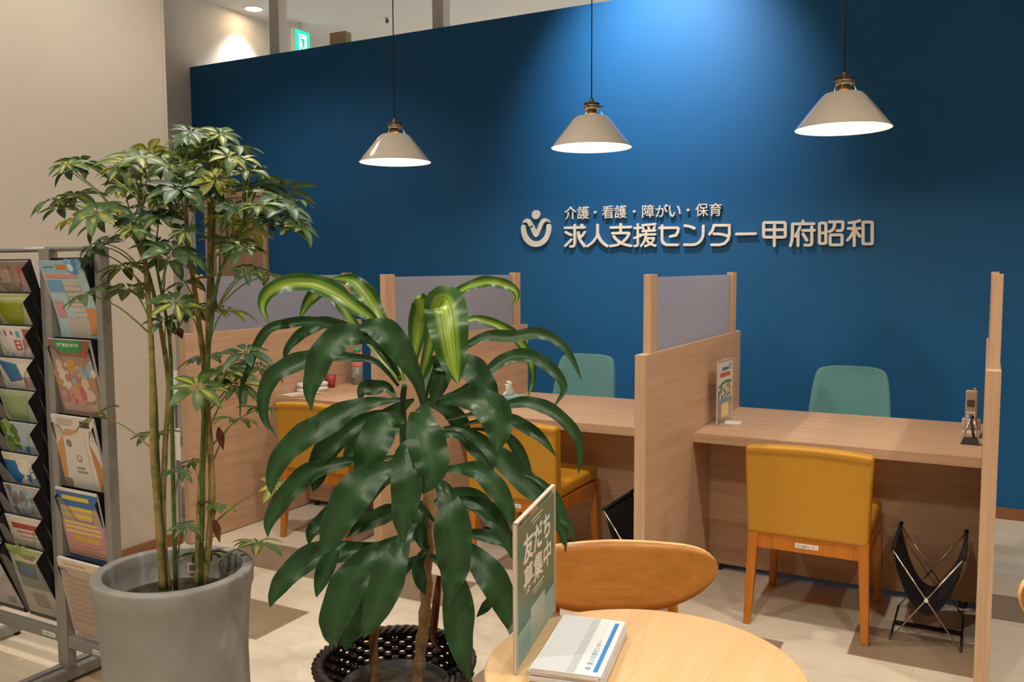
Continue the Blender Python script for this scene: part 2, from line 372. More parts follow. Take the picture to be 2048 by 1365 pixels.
# door in the blue wall
def build_door():
    x0, x1, zt = -5.08, -4.335, 2.155
    root = bpy.data.objects.new('door_1', None); COL.objects.link(root); root.location = (x0, YW, 0); root['kind'] = 'structure'
    w = x1-x0; y0 = -0.03
    b = MB(); f = 0.045
    b.box((0, y0, 0), (f, 0, zt), OAK_Z); b.box((w-f, y0, 0), (w, 0, zt), OAK_Z); b.box((f, y0, zt-f), (w-f, 0, zt), OAK_Z); b.build('door_frame', root, bevel=0.002)
    b = MB(); b.box((f, -0.018, 0.01), (w-f, -0.004, zt-0.25), DOOR_WOOD); b.box((f, -0.018, zt-0.10), (w-f, -0.004, zt-f), DOOR_WOOD); b.build('door_leaf', root)
    b = MB(); b.box((f, -0.014, zt-0.25), (w-f, -0.008, zt-0.10), mat('door_glass', '#cfd6d8', 0.12, spec=0.8)); b.build('glass_light', root)
    b = MB(); b.box((0.14, -0.03, 0.7), (0.17, -0.018, zt-0.5), WHITE_PL); b.build('handle', root, bevel=0.003)
    b = MB(); p0 = at(487, 502, y=YW-0.02); p1 = at(521, 490, y=YW-0.02)
    text_on(b, '相談所', (p0.x-x0, -0.0192, p0.z), (p1.x-p0.x, 0, 0), (0, 0, p1.z-p0.z), mat('door_ink', '#4b4038', 0.7), (0, 0.001, 0), 0.02); b.build('lettering', root)
build_door()

# ------------------------------------------------------------------ partitions and worktops
def build_partition(label):
    r = thing('desk_divider', (0, 0, 0), label, 'partition', 'oak desk partitions')
    b = MB(); b.box((0, 0, 0.004), (T, DEPTH, HP), OAK_Y); b.build('panel', r, bevel=0.0015)
    b = MB(); b.box((0.0, -0.0012, 0.004), (T, 0.0, HP-0.001), OAK_Z); b.build('edge_band', r)
    for y0, y1 in ((0.065, 0.14), (1.325, 1.40)):
        b = MB(); b.box((0.009, y0, HP-0.001), (0.041, y1, HQ), OAK_Z); b.build('post', r, bevel=0.0015)
    b = MB(); b.box((0.021, 0.13, HP), (0.027, 1.335, HQ-0.012), FROST); b.build('frosted_screen', r)
    return r
part = build_partition('oak partition with frosted screen furthest left, beside the plaster wall, behind the umbrella plant')
part.location = (XA, 0, 0)
for x, lab in ((XB, 'oak partition with frosted screen behind the broad-leaved plant, tissue box on its desk side'),
               (XC, 'oak partition with frosted screen in full view, small acrylic flyer stand beside it'),
               (XD, 'oak partition seen edge-on at the right end, closing off the desk with the phone')):
    c = copy_tree(part); c.location = (x, 0, 0); c['label'] = lab
def build_desk(x0, x1, label):
    w = x1-x0; r = thing('desk', (x0, YF, 0), label, 'desk', 'oak counter desks between partitions'); D = DEPTH-YF
    b = MB(); b.box((0, 0, HD-0.042), (w, D, HD), OAK_X); b.build('worktop', r, bevel=0.0015)
    b = MB(); b.box((0, YM-YF, 0.03), (w, YM-YF+0.02, HD-0.042), OAK_X); b.build('modesty_panel', r)
    for xx in (0.03, w-0.07): b = MB(); b.lathe([(0.018, 0), (0.018, 0.03)], BLACK_PL, 12, (xx+0.02, YM-YF+0.01, 0)); b.build('levelling_foot', r)
    return r
build_desk(XA+T, XB, 'oak desk on the far left holding the pink topped bottle and red paper cup')
build_desk(XB+T, XC, 'oak desk in the middle with the tissue box, one yellow chair tucked under')
build_desk(XC+T, XD, 'oak desk at the right with the flyer stand and cordless phone on top')

# ------------------------------------------------------------------ yellow guest chairs
def build_chair(label):
    r = thing('guest_chair', (0, 0, 0), label, 'chair', 'yellow guest chairs at the desks')
    # local: x to the right seen from behind, y towards the desk; rear feet at y = 0.02
    W = 0.485
    b = MB(); N = 12
    # backrest: slightly leaning slab with a gently crowned top
    rows = []
    for i in range(N+1):
        t = i/N; x = -W/2 + W*t; zt = 0.748 + 0.012*(1-(2*t-1)**2)
        rows.append((x, zt))
    out = [(-W/2+0.006, 0.386)] + [(W/2-0.012, 0.386)] + [(x, z) for x, z in reversed(rows)]
    k = b.slot(YELLOW); base = len(b.v); n = len(out)
    for yy, ly in ((0.0, 0), (0.065, 0)):
        for x, z in out: b.v.append((x, yy + (z-0.4)*-0.10 + 0.015, z))
    b.face([base+i for i in range(n)], k); b.face([base+n+i for i in range(n)][::-1], k)
    for i in range(n): j = (i+1) % n; b.face([base+j, base+i, base+n+i, base+n+j], k)
    back = b.build('backrest', r, bevel=0.012, seg=3)
    b = MB(); b.tube([(x*0.985, 0.015+(z-0.4)*-0.10-0.0005, z-0.022) for x, z in rows], 0.0016, YELLOW_SEAM, 6); b.build('seam', back)
    b = MB(); b.box((-W/2+0.012, 0.06, 0.40), (W/2-0.012, 0.52, 0.465), YELLOW); b.build('seat', r, bevel=0.022, seg=3)
    b = MB(); b.box((-W/2+0.03, 0.024, 0.325), (W/2-0.03, 0.05, 0.396), CHAIR_WOOD); b.box((-W/2+0.03, 0.475, 0.345), (W/2-0.03, 0.5, 0.40), CHAIR_WOOD)
    for s in (-1, 1): b.box((min(s*(W/2-0.008), s*(W/2-0.03)), 0.04, 0.34), (max(s*(W/2-0.008), s*(W/2-0.03)), 0.48, 0.40), CHAIR_WOOD)
    b.build('seat_frame', r, bevel=0.002)
    for s in (-1, 1):
        for fy, lean in ((0.0, -0.0), (0.475, 0.0)):
            xo = s*(W/2-0.010); xi = s*(W/2-0.052); xo2 = s*(W/2+0.000); xi2 = s*(W/2-0.028)
            xs = sorted((xo, xi)); xb = sorted((xo2, xi2)); y0 = 0.020 if fy == 0 else fy; b = MB(); yb = y0-0.02 if fy == 0 else y0+0.012
            b.frustum([(xb[0], yb, 0), (xb[1], yb, 0), (xb[1], yb+0.026, 0), (xb[0], yb+0.026, 0)],
                      [(xs[0], y0, 0.40), (xs[1], y0, 0.40), (xs[1], y0+0.042, 0.40), (xs[0], y0+0.042, 0.40)], CHAIR_WOOD)
            b.build('leg', r, bevel=0.003)
    b = MB(); b.box((-0.045, 0.0233, 0.345), (0.045, 0.0241, 0.364), WHITE_PL)
    st = b.build('name_sticker', r); tag(st, 'white printed sticker')
    b = MB(); text_on(b, '求人支援センター', (-0.040, 0.023, 0.348), (0.08, 0, 0), (0, 0, 0.012), BLACK_PL, (0, 0.0002, 0)); b.build('lettering', st)
    return r
ch = build_chair('yellow vinyl guest chair seen from behind in full view at the right desk'); ch.location = (0.602, 0.325, 0)
for x, lab in ((-0.735, 'yellow vinyl guest chair at the middle desk, half hidden behind the broad-leaved plant'),
               (-1.94, 'yellow vinyl guest chair at the far left desk, between the two potted plants')):
    c = copy_tree(ch); c.location = (x, 0.325, 0); c['label'] = lab

# ------------------------------------------------------------------ teal staff chairs
def build_teal(label):
    r = thing('staff_chair', (0, 0, 0), label, 'chair', 'teal staff chairs behind the desks')
    prof = [(-0.185, 0.40), (-0.22, 0.52), (-0.222, 0.62), (-0.205, 0.80), (-0.19, 0.88), (-0.165, 0.905), (-0.08, 0.912)]
    out = prof + [(-x, z) for x, z in reversed(prof)]
    b = MB(); n = len(out); k = b.slot(TEAL)
    def yy(x, z): return 0.10*(z-0.40)/0.5 - 1.1*x*x
    base = len(b.v); C = 9
    rows = []
    for i in range(len(prof)):
        xl, z = prof[i]; rows.append([(xl + (-2*xl)*j/(C-1), yy(xl + (-2*xl)*j/(C-1), z), z) for j in range(C)])
    b.grid(rows, TEAL); b.build('backrest', r, solid=0.045, subsurf=2)
    b = MB(); b.box((-0.22, -0.44, 0.42), (0.22, 0.03, 0.48), TEAL); b.build('seat', r, bevel=0.025, seg=3)
    for s in (-1, 1):
        for y, yo in ((-0.38, -0.03), (-0.02, 0.03)):
            b = MB(); b.tube([(s*0.21, y+yo, 0), (s*0.17, y, 0.43)], [0.012, 0.017], CHAIR_WOOD, 10); b.build('leg', r)
    return r
# they face the desk (towards the room), so the backrest stands at the wall side
tl = build_teal('teal fabric staff chair behind the right desk, against the blue wall'); tl.location = (0.545, 1.93, 0)
c = copy_tree(tl); c.location = (-1.07, 1.93, 0); c['label'] = 'teal fabric staff chair behind the middle desk, left of the tall partition'

# ------------------------------------------------------------------ pendant lamps
def build_lamp(label, z_rim):
    r = thing('pendant_lamp', (0, 0, z_rim), label, 'lamp', 'greige pendant lamps on black cords')
    R = 0.211
    outer = [(R, 0.0), (R-0.002, 0.004), (0.175, 0.048), (0.135, 0.098), (0.105, 0.136), (0.088, 0.154), (0.078, 0.160), (0.062, 0.162)]
    inner = [(x-0.0025, z-0.0025) for x, z in outer]
    b = MB(); b.lathe([p for p in outer], ENAMEL, 64); sh = b.build('shade', r)
    b = MB(); b.lathe([(R-0.001, -0.001)] + inner[1:], ENAMEL_IN, 64); li = b.build('shade_lining', r); tag(li, 'white inner side of the shade')
    # remove lathe caps (first and last big polygons) so the shade is open below and at the neck
    for o in (sh, li):
        bm = bmesh.new(); bm.from_mesh(o.data); bmesh.ops.delete(bm, geom=[f for f in bm.faces if len(f.verts) > 8], context='FACES'); bm.to_mesh(o.data); bm.free()
    b = MB(); b.tube([(R*math.cos(2*PI*i/64), R*math.sin(2*PI*i/64), 0) for i in range(65)], 0.0022, ENAMEL, 6); b.build('rim', sh)
    b = MB(); b.lathe([(0.026, 0.150), (0.026, 0.196), (0.024, 0.2)], BRONZE, 24); b.build('socket', r)
    b = MB(); b.lathe([(0.036, 0.196), (0.040, 0.2), (0.040, 0.214), (0.037, 0.222)], mat('cap_pewter', '#8f8171', 0.35, 0.5), 32); cp = b.build('cap', r)
    b = MB(); b.lathe([(0.041, 0.2215), (0.043, 0.225), (0.030, 0.231), (0.010, 0.234), (0.011, 0.246), (0.007, 0.256)], BRONZE, 32); b.build('cap_top', r)
    for q in range(3):
        a = 2*PI*q/3 + 0.5
        b = MB(); b.tube([(0.042*math.cos(a), 0.042*math.sin(a), 0.214), (0.046*math.cos(a), 0.046*math.sin(a), 0.196), (0.064*math.cos(a), 0.064*math.sin(a), 0.158)], 0.0022, CHROME, 6); b.build('strut', r)
        b = MB(); b.tube([(0.038*math.cos(a), 0.038*math.sin(a), 0.211), (0.060*math.cos(a), 0.060*math.sin(a), 0.211)], [0.005, 0.003], BRONZE, 8); b.build('thumb_screw', cp)
    b = MB(); b.tube([(0, 0, 0.25), (0, 0, ROOM_Z-z_rim-0.02)], 0.0032, CORD, 8); b.build('cord', r)
    b = MB(); b.lathe([(0.05, ROOM_Z-z_rim-0.025), (0.05, ROOM_Z-z_rim)], WHITE_PL, 24); b.build('ceiling_cup', r)
    b = MB(); b.lathe([(0.0, 0.05), (0.016, 0.053), (0.027, 0.068), (0.030, 0.085), (0.024, 0.11), (0.014, 0.13), (0.013, 0.152)], BULB, 24); bu = b.build('bulb', r)
    bu.visible_shadow = True
    return r
LAMP_XY = [(-1.905, 1.072), (-0.648, 1.072), (0.596, 1.072)]
labs = ['greige pendant lamp over the far left desk, lowest in the view', 'greige pendant lamp in front of the bright spot on the blue wall', 'greige pendant lamp hanging over the right desk above the chair']
lamp = build_lamp(labs[0], 2.10)
for i, (x, y) in enumerate(LAMP_XY):
    o = lamp if i == 0 else copy_tree(lamp)
    o.location = (x, y, 2.10); o['label'] = labs[i]
    d = bpy.data.lights.new('pendant_glow', 'POINT'); d.energy = PENDANT_WATTS; d.color = (1.0, 0.80, 0.56); d.shadow_soft_size = 0.03
    lo = bpy.data.objects.new('pendant_glow', d); COL.objects.link(lo); lo.location = (x, y, 2.10+0.04)

# ------------------------------------------------------------------ ceiling fittings (room and corridor lamps, including unseen ones added for brightness)
for i, (x, y, w) in enumerate(ROOM_LIGHTS + CORRIDOR_LIGHTS):
    r = thing('ceiling_downlight', (x, y, ROOM_Z), 'round recessed downlight in the corridor ceiling above the blue wall' if i == len(ROOM_LIGHTS) else 'unseen round recessed downlight in the white ceiling', 'downlight', 'recessed ceiling downlights')
    b = MB(); b.lathe([(0.078, -0.008), (0.085, -0.008), (0.092, -0.001), (0.092, 0), (0.078, 0)], WHITE_PL, 32, closed=True); b.build('ring', r)
    b = MB(); b.lathe([(0.0, -0.004), (0.077, -0.004)], LAMP_DISC, 32); di = b.build('diffuser', r); 

# exit sign, box, sprinkler beyond the blue wall
EXIT_G = mat('exit_green', '#0fbf9f', 0.4, emit=1.6); EXIT_W = mat('exit_white', '#f2fffa', 0.4, emit=1.8); EXIT_F = mat('exit_figure', '#17b89c', 0.4, emit=0.9)
def build_exit():
    p0 = at(590, 57, x=-4.95); p1 = at(619, 63, x=-4.95); pb = at(604, 110, x=-4.95)
    y0, y1, zt, zb = p0.y, p1.y, p0.z, pb.z
    L = y1-y0; H = zt-zb
    r = thing('exit_sign', (-4.95, y0, zb), 'green lit emergency exit sign with running figure above the blue wall', 'exit sign')
    b = MB(); b.box((-0.05, -0.01, -0.01), (-0.002, L+0.01, H+0.012), WHITE_PL); b.build('housing', r, bevel=0.004)
    b = MB(); b.box((-0.002, 0, 0), (0, L, H), EXIT_G); b.build('lit_panel', r)
    b = MB(); b.box((0, L*0.25, 0.02), (0.0006, L*0.78, H*0.86), EXIT_W); pn = b.build('white_field', r)
    b = MB()
    def S(a, c, w): # stroke in panel units
        (u0, v0), (u1, v1) = a, c; d = Vector((u1-u0, v1-v0)).normalized(); nx, nz = -d.y*w, d.x*w
        b.poly([(0.001, L*(u0+nx), H*(v0+nz)), (0.001, L*(u0-nx), H*(v0-nz)), (0.001, L*(u1-nx), H*(v1-nz)), (0.001, L*(u1+nx), H*(v1+nz))], EXIT_F)
    b.poly([(0.001, L*(0.42+0.06*math.cos(t)), H*(0.76+0.055*math.sin(t))) for t in [2*PI*i/12 for i in range(12)]], EXIT_F)
    S((0.5, 0.68), (0.56, 0.42), 0.07); S((0.5, 0.66), (0.34, 0.6), 0.028); S((0.34, 0.6), (0.27, 0.66), 0.026); S((0.54, 0.64), (0.68, 0.6), 0.026); S((0.68, 0.6), (0.72, 0.5), 0.024)
    S((0.56, 0.44), (0.47, 0.28), 0.035); S((0.47, 0.28), (0.36, 0.12), 0.032); S((0.56, 0.44), (0.66, 0.28), 0.035); S((0.66, 0.28), (0.82, 0.2), 0.03)
    b.build('running_figure', r)
    b = MB(); b.tube([(-0.025, L/2, H+0.012), (-0.025, L/2, ROOM_Z-zb)], 0.012, WHITE_PL, 10); b.build('stem', r)
build_exit()
p = at(681, 66, y=YW+0.06); q = at(666, 84, y=YW+0.06); w = (at(697, 66, y=YW+0.06).x-q.x)
r = thing('wall_box', (p.x, YW+0.06, HW), 'small beige box standing on top of the blue wall', 'box')
b = MB(); b.box((-w/2, -0.04, 0), (w/2, 0.04, p.z-HW), mat('beige_box', '#b9a98e', 0.6)); b.build('case', r, bevel=0.004)
b = MB(); b.lathe([(0.012, p.z-HW), (0.012, p.z-HW+0.005), (0.006, p.z-HW+0.01)], WHITE_PL, 12); b.build('knob', r)
p = at(774, 36, z=ROOM_Z)
r = thing('sprinkler', (p.x, p.y, ROOM_Z), 'small metal sprinkler head on the corridor ceiling', 'sprinkler')
b = MB(); b.lathe([(0.04, -0.004), (0.042, 0)], WHITE_PL, 20); b.build('flange', r)
b = MB(); b.lathe([(0.004, -0.05), (0.018, -0.045), (0.018, -0.03), (0.012, -0.005)], ALU_DARK, 14); b.build('head', r)
# track spot that washes the sign
r = thing('track_spotlight', SPOT_AT, 'ceiling spotlight aimed at the sign on the blue wall', 'spotlight')
dv = (Vector(SPOT_TO)-Vector(SPOT_AT)).normalized()
b = MB(); b.tube([tuple(-dv*0.14), tuple(-dv*0.02)], 0.04, WHITE_PL, 24); b.build('housing', r)
b = MB(); b.tube([tuple(-dv*0.1), (-dv.x*0.1, -dv.y*0.1, ROOM_Z-SPOT_AT[2])], 0.008, WHITE_PL, 10); b.build('stem', r)

# ------------------------------------------------------------------ raised sign on the blue wall
SY = YW - 0.022
def zpt(ox, oy, s): return lambda u, v: at(ox+u*s, oy+v*s, y=SY)
Z2, Z3, Z4 = zpt(1030, 400, 260/2048), zpt(1280, 400, 240/2048), zpt(1510, 430, 250/2048)
LIFT = 0
def stroke(mb, pts, w, m, y0=SY, y1=YW-0.004, ws=None):
    P = [(p.x, p.z) for p in pts]; n = 14
    W = ws or [w]*len(P); global LIFT
    for (a, wa), (c, wc) in zip(zip(P, W), zip(P[1:], W[1:])):
        d = Vector((c[0]-a[0], c[1]-a[1]))
        if d.length < 1e-6: continue
        d.normalize(); q = Vector((-d.y, d.x)); LIFT = (LIFT+1) % 40
        mb.prism([(a[0]+q.x*wa/2, a[1]+q.y*wa/2), (a[0]-q.x*wa/2, a[1]-q.y*wa/2), (c[0]-q.x*wc/2, c[1]-q.y*wc/2), (c[0]+q.x*wc/2, c[1]+q.y*wc/2)], 1, y0-LIFT*6e-5, y1, m)
    for p, ww in zip(P, W):
        LIFT = (LIFT+1) % 40
        mb.prism([(p[0]+ww/2*math.cos(2*PI*i/n), p[1]+ww/2*math.sin(2*PI*i/n)) for i in range(n)], 1, y0-LIFT*6e-5, y1, m)
def rr(u0, v0, u1, v1, c=12): return [(u0+c, v0), (u1-c, v0), (u1, v0+c), (u1, v1-c), (u1-c, v1), (u0+c, v1), (u0, v1-c), (u0, v0+c), (u0+c, v0)]
GLYPHS = {   # the strokes of the large line: (frame, points, smooth)
 'q': [(Z2, [(785,440),(1090,435)],0), (Z2, [(1046,395),(1060,428)],0), (Z2, [(938,400),(938,690),(928,725),(905,735),(870,735)],0), (Z2, [(795,510),(880,555)],0),
       (Z2, [(882,628),(840,675),(790,725)],0), (Z2, [(1095,510),(1060,560),(1022,598)],0), (Z2, [(995,515),(1003,580),(1035,655),(1092,730)],1)],
 'r': [(Z2, [(1297,395),(1295,540),(1270,605),(1215,675),(1140,730)],1), (Z2, [(1298,535),(1325,605),(1380,680),(1452,730)],1)],
 's': [(Z2, [(1508,436),(1822,428)],0), (Z2, [(1662,385),(1662,520)],0), (Z2, [(1530,525),(1785,522),(1793,540),(1765,595),(1700,660),(1605,712),(1505,728)],0), (Z2, [(1552,572),(1600,632),(1690,692),(1825,726)],1)],
 't': [(Z2, [(1880,446),(1980,440)],0), (Z2, [(1932,385),(1932,700),(1920,725),(1882,728)],0), (Z2, [(1878,602),(1985,565)],0),
       (Z3, [(42,432),(255,415)],0), (Z3, [(45,468),(62,505)],0), (Z3, [(140,465),(155,502)],0), (Z3, [(248,460),(225,505)],0), (Z3, [(40,535),(258,522)],0),
       (Z3, [(0,595),(258,588)],0), (Z3, [(108,525),(98,620),(65,720),(18,785)],1), (Z3, [(105,658),(235,655),(225,695),(175,755),(88,790)],0), (Z3, [(118,695),(165,745),(258,785)],1)],
 'u': [(Z3, [(332,480),(630,475),(652,495),(648,545),(610,605),(515,625)],0), (Z3, [(375,440),(375,690),(395,740),(450,768),(640,768)],0)],
 'v': [(Z3, [(762,440),(850,455),(925,487)],1), (Z3, [(1078,445),(1076,590),(1050,670),(985,742),(900,766),(755,766)],1)],
 'w': [(Z3, [(1258,435),(1240,510),(1188,585)],1), (Z3, [(1258,435),(1522,433),(1524,600),(1500,680),(1440,745),(1360,768),(1222,768)],0), (Z3, [(1258,580),(1390,588),(1505,622)],1)],
 'x': [(Z3, [(1645,584),(1968,578)],0)],
 'y': [(Z4, rr(140,125,495,366,16),0), (Z4, [(145,246),(492,243)],0), (Z4, [(318,130),(315,508)],0)],
 'z': [(Z4, [(785,105),(786,140)],0), (Z4, [(615,150),(965,145)],0), (Z4, [(615,152),(612,330),(603,420),(580,505)],0), (Z4, [(735,200),(702,280),(660,352)],1), (Z4, [(705,280),(703,505)],0),
       (Z4, [(780,255),(972,252)],0), (Z4, [(928,198),(930,450),(918,490),(880,500),(818,495)],0), (Z4, [(786,312),(848,415)],0)],
 'a': [(Z4, rr(1055,135,1160,470),0), (Z4, [(1060,296),(1155,296)],0), (Z4, [(1218,116),(1425,113),(1440,128),(1437,225),(1415,258),(1345,258)],0), (Z4, [(1305,130),(1295,200),(1265,250),(1212,275)],1), (Z4, rr(1230,328,1425,492),0)],
 'b': [(Z4, [(1540,130),(1640,118),(1715,95)],1), (Z4, [(1528,224),(1720,221)],0), (Z4, [(1625,128),(1625,505)],0), (Z4, [(1612,265),(1572,345),(1515,415)],1), (Z4, [(1652,262),(1715,352)],0), (Z4, rr(1770,118,1920,476),0)],
}
SIGN_EDGE = SIGN_WHITE
p = at(1400, 470, y=YW)
sign = thing('wall_sign', (p.x, YW, p.z), 'white raised lettering and round figure emblem on the blue wall', 'sign')
def sign_part(mb, name):
    ox, oy, oz = sign.location; mb.v = [(x-ox, y-oy, z-oz) for x, y, z in mb.v]; return mb.build(name, sign)
b = MB()
stroke(b, [Z2(*q) for q in smooth_pts([(130,425),(130,490),(165,600),(240,675),(328,698),(415,675),(490,600),(527,490),(527,415)], 4)], 0, SIGN_WHITE,
       ws=[w*0.00045 for w in [75+16*math.sin(PI*i/32) for i in range(33)]])
stroke(b, [Z2(*q) for q in smooth_pts([(118,362),(160,332),(205,335),(245,395),(285,475),(328,552),(372,475),(405,395),(440,335),(490,322),(545,355)], 4)], 0, SIGN_WHITE,
       ws=[0.00045*w for w in [10+60*min(1, min(i, 40-i)/6) for i in range(41)]])
c0 = Z2(325, 233)
b.prism([(c0.x+0.0325*math.cos(2*PI*i/32), c0.z+0.033*math.sin(2*PI*i/32)) for i in range(32)], 1, SY, YW-0.004, SIGN_WHITE)
sign_part(b, 'emblem')
for key in 'qrstuvwxyzab':
    b = MB()
    for F, pts, sm in GLYPHS[key]:
        if sm: pts = smooth_pts(pts, 4)
        stroke(b, [F(*q) for q in pts], 0.0178 if key != 't' else 0.0155, SIGN_WHITE)
    sign_part(b, 'letter')
SMALL = [('介', Z2, 780, 105, 960, 305), ('護', Z2, 978, 102, 1165, 302), ('看', Z2, 1368, 92, 1550, 292), ('護', Z2, 1567, 86, 1758, 288),
         ('障', Z3, 35, 82, 242, 303), ('が', Z3, 265, 78, 468, 290), ('い', Z3, 492, 92, 692, 290), ('保', Z3, 945, 58, 1162, 280), ('育', Z3, 1182, 55, 1392, 276)]
for chx, F, u0, v0, u1, v1 in SMALL:
    a_, c_ = F(u0, (v0+v1)/2), F(u1, (v0+v1)/2); zt_, zb_ = F((u0+u1)/2, v0).z, F((u0+u1)/2, v1).z
    b = MB(); text_on(b, chx, (a_.x, SY, zb_), (c_.x-a_.x, 0, 0), (0, 0, zt_-zb_), SIGN_WHITE, (0, 0.016, 0), 0.004); sign_part(b, 'letter')
for F, u, v in ((Z2, 1258, 195), (Z2, 1875, 182), (Z3, 818, 173)):
    q = F(u, v); b = MB(); b.prism([(q.x+0.009*math.cos(2*PI*i/16), q.z+0.009*math.sin(2*PI*i/16)) for i in range(16)], 1, SY, YW-0.004, SIGN_WHITE); sign_part(b, 'dot')

# ------------------------------------------------------------------ brochure racks and their brochures
TILT = math.atan2(0.085, 0.30)
def build_rack(loc, rot, cols, label, tops, colw=0.245, stick=0.1, lean=0.085):
    r = thing('brochure_rack', loc, label, 'rack', 'grey aluminium brochure racks', rot)
    W = cols*colw; xr, xl = 0.0, -W-0.034
    for x in (xr, xl-0.034+0.034):
        b = MB(); b.box((x-0.017, -0.015, 0.055), (x+0.017, 0.02, 1.548), ALU); b.build('upright', r, bevel=0.003)
        b = MB(); b.box((x-0.014, -0.28, 0.012), (x+0.014, 0.17, 0.055), ALU); ft = b.build('foot', r, bevel=0.004)
        for yy in (-0.26, 0.15): b = MB(); b.lathe([(0.011, 0), (0.011, 0.012)], GREY_FOOT, 12, (x, yy, 0)); b.build('glide', ft)
    b = MB(); b.tube([(xl-0.005, 0.0, 1.545), (xr+0.005, 0.0, 1.545)], 0.009, ALU, 12); b.build('top_rail', r)
    b = MB(); b.box((xl+0.017, -0.012, 0.135), (xr-0.017, 0.012, 0.178), ALU); br = b.build('bottom_rail', r, bevel=0.003)
    b = MB(); x0 = -stick-0.075; b.box((x0, -0.0128, 0.146), (x0+0.075, -0.012, 0.162), WHITE_PL); st = b.build('name_sticker', br); tag(st, 'white printed sticker')
    b = MB(); text_on(b, '求人支援センター', (x0+0.004, -0.0130, 0.149), (0.067, 0, 0), (0, 0, 0.010), BLACK_PL, (0, 0.0001, 0)); b.build('lettering', st)
    slots = []
    for c in range(cols):
        xc = xr-0.017-0.005-colw/2+0.005 - c*colw
        for zt in tops:
            hw = 0.112; b = MB()
            # black tray: back plate and two wedge sides, leaning forward at the top
            yb, yt, zb = 0.045, 0.045-lean, zt-0.30
            b.frustum([(xc-hw, yb, zb), (xc+hw, yb, zb), (xc+hw, yb+0.003, zb), (xc-hw, yb+0.003, zb)], [(xc-hw, yt, zt), (xc+hw, yt, zt), (xc+hw, yt+0.003, zt), (xc-hw, yt+0.003, zt)], BLACK_PL)
            for s in (-1, 1):
                xs = sorted((xc+s*hw, xc+s*(hw-0.002)))
                b.frustum([(xs[0], yb-0.006, zb), (xs[1], yb-0.006, zb), (xs[1], yb, zb), (xs[0], yb, zb)], [(xs[0], yt-0.032, zt-0.035), (xs[1], yt-0.032, zt-0.035), (xs[1], yt, zt), (xs[0], yt, zt)], BLACK_PL)
            b.frustum([(xc-hw, yb-0.008, zb), (xc+hw, yb-0.008, zb), (xc+hw, yb, zb), (xc-hw, yb, zb)], [(xc-hw, yb-0.010, zb+0.004), (xc+hw, yb-0.010, zb+0.004), (xc+hw, yb, zb+0.004), (xc-hw, yb, zb+0.004)], BLACK_PL)
            tr = b.build('pocket', r)
            # clear front with a slanting cut-away
            def FP(u, v): # u -1..1, v 0..1 along the tray, in front of the brochure
                return (xc+u*hw*0.98, yb-0.013+(yt-0.028-yb+0.013)*v, zb+0.003+0.262*v)
            b = MB(); b.poly([FP(-1, 0), FP(1, 0), FP(1, 0.96), FP(0.8, 0.96), FP(0.55, 0.70), FP(-0.25, 0.70), FP(-0.72, 1.0), FP(-1, 1.0)], POCKET); b.build('clear_front', tr, solid=0.0015)
            b = MB(); b.tube([FP(-1, 1.0), FP(-0.72, 1.0), FP(-0.25, 0.70), FP(0.55, 0.70), FP(0.8, 0.96), FP(1, 0.96)], 0.0009, mat('pocket_edge', '#4a4743', 0.3), 5); b.build('front_edge', tr)
            slots.append((xc, zt))
    return r, slots
def colormat(h, rough=0.45): return mat('print_'+h.lstrip('#'), h, rough)
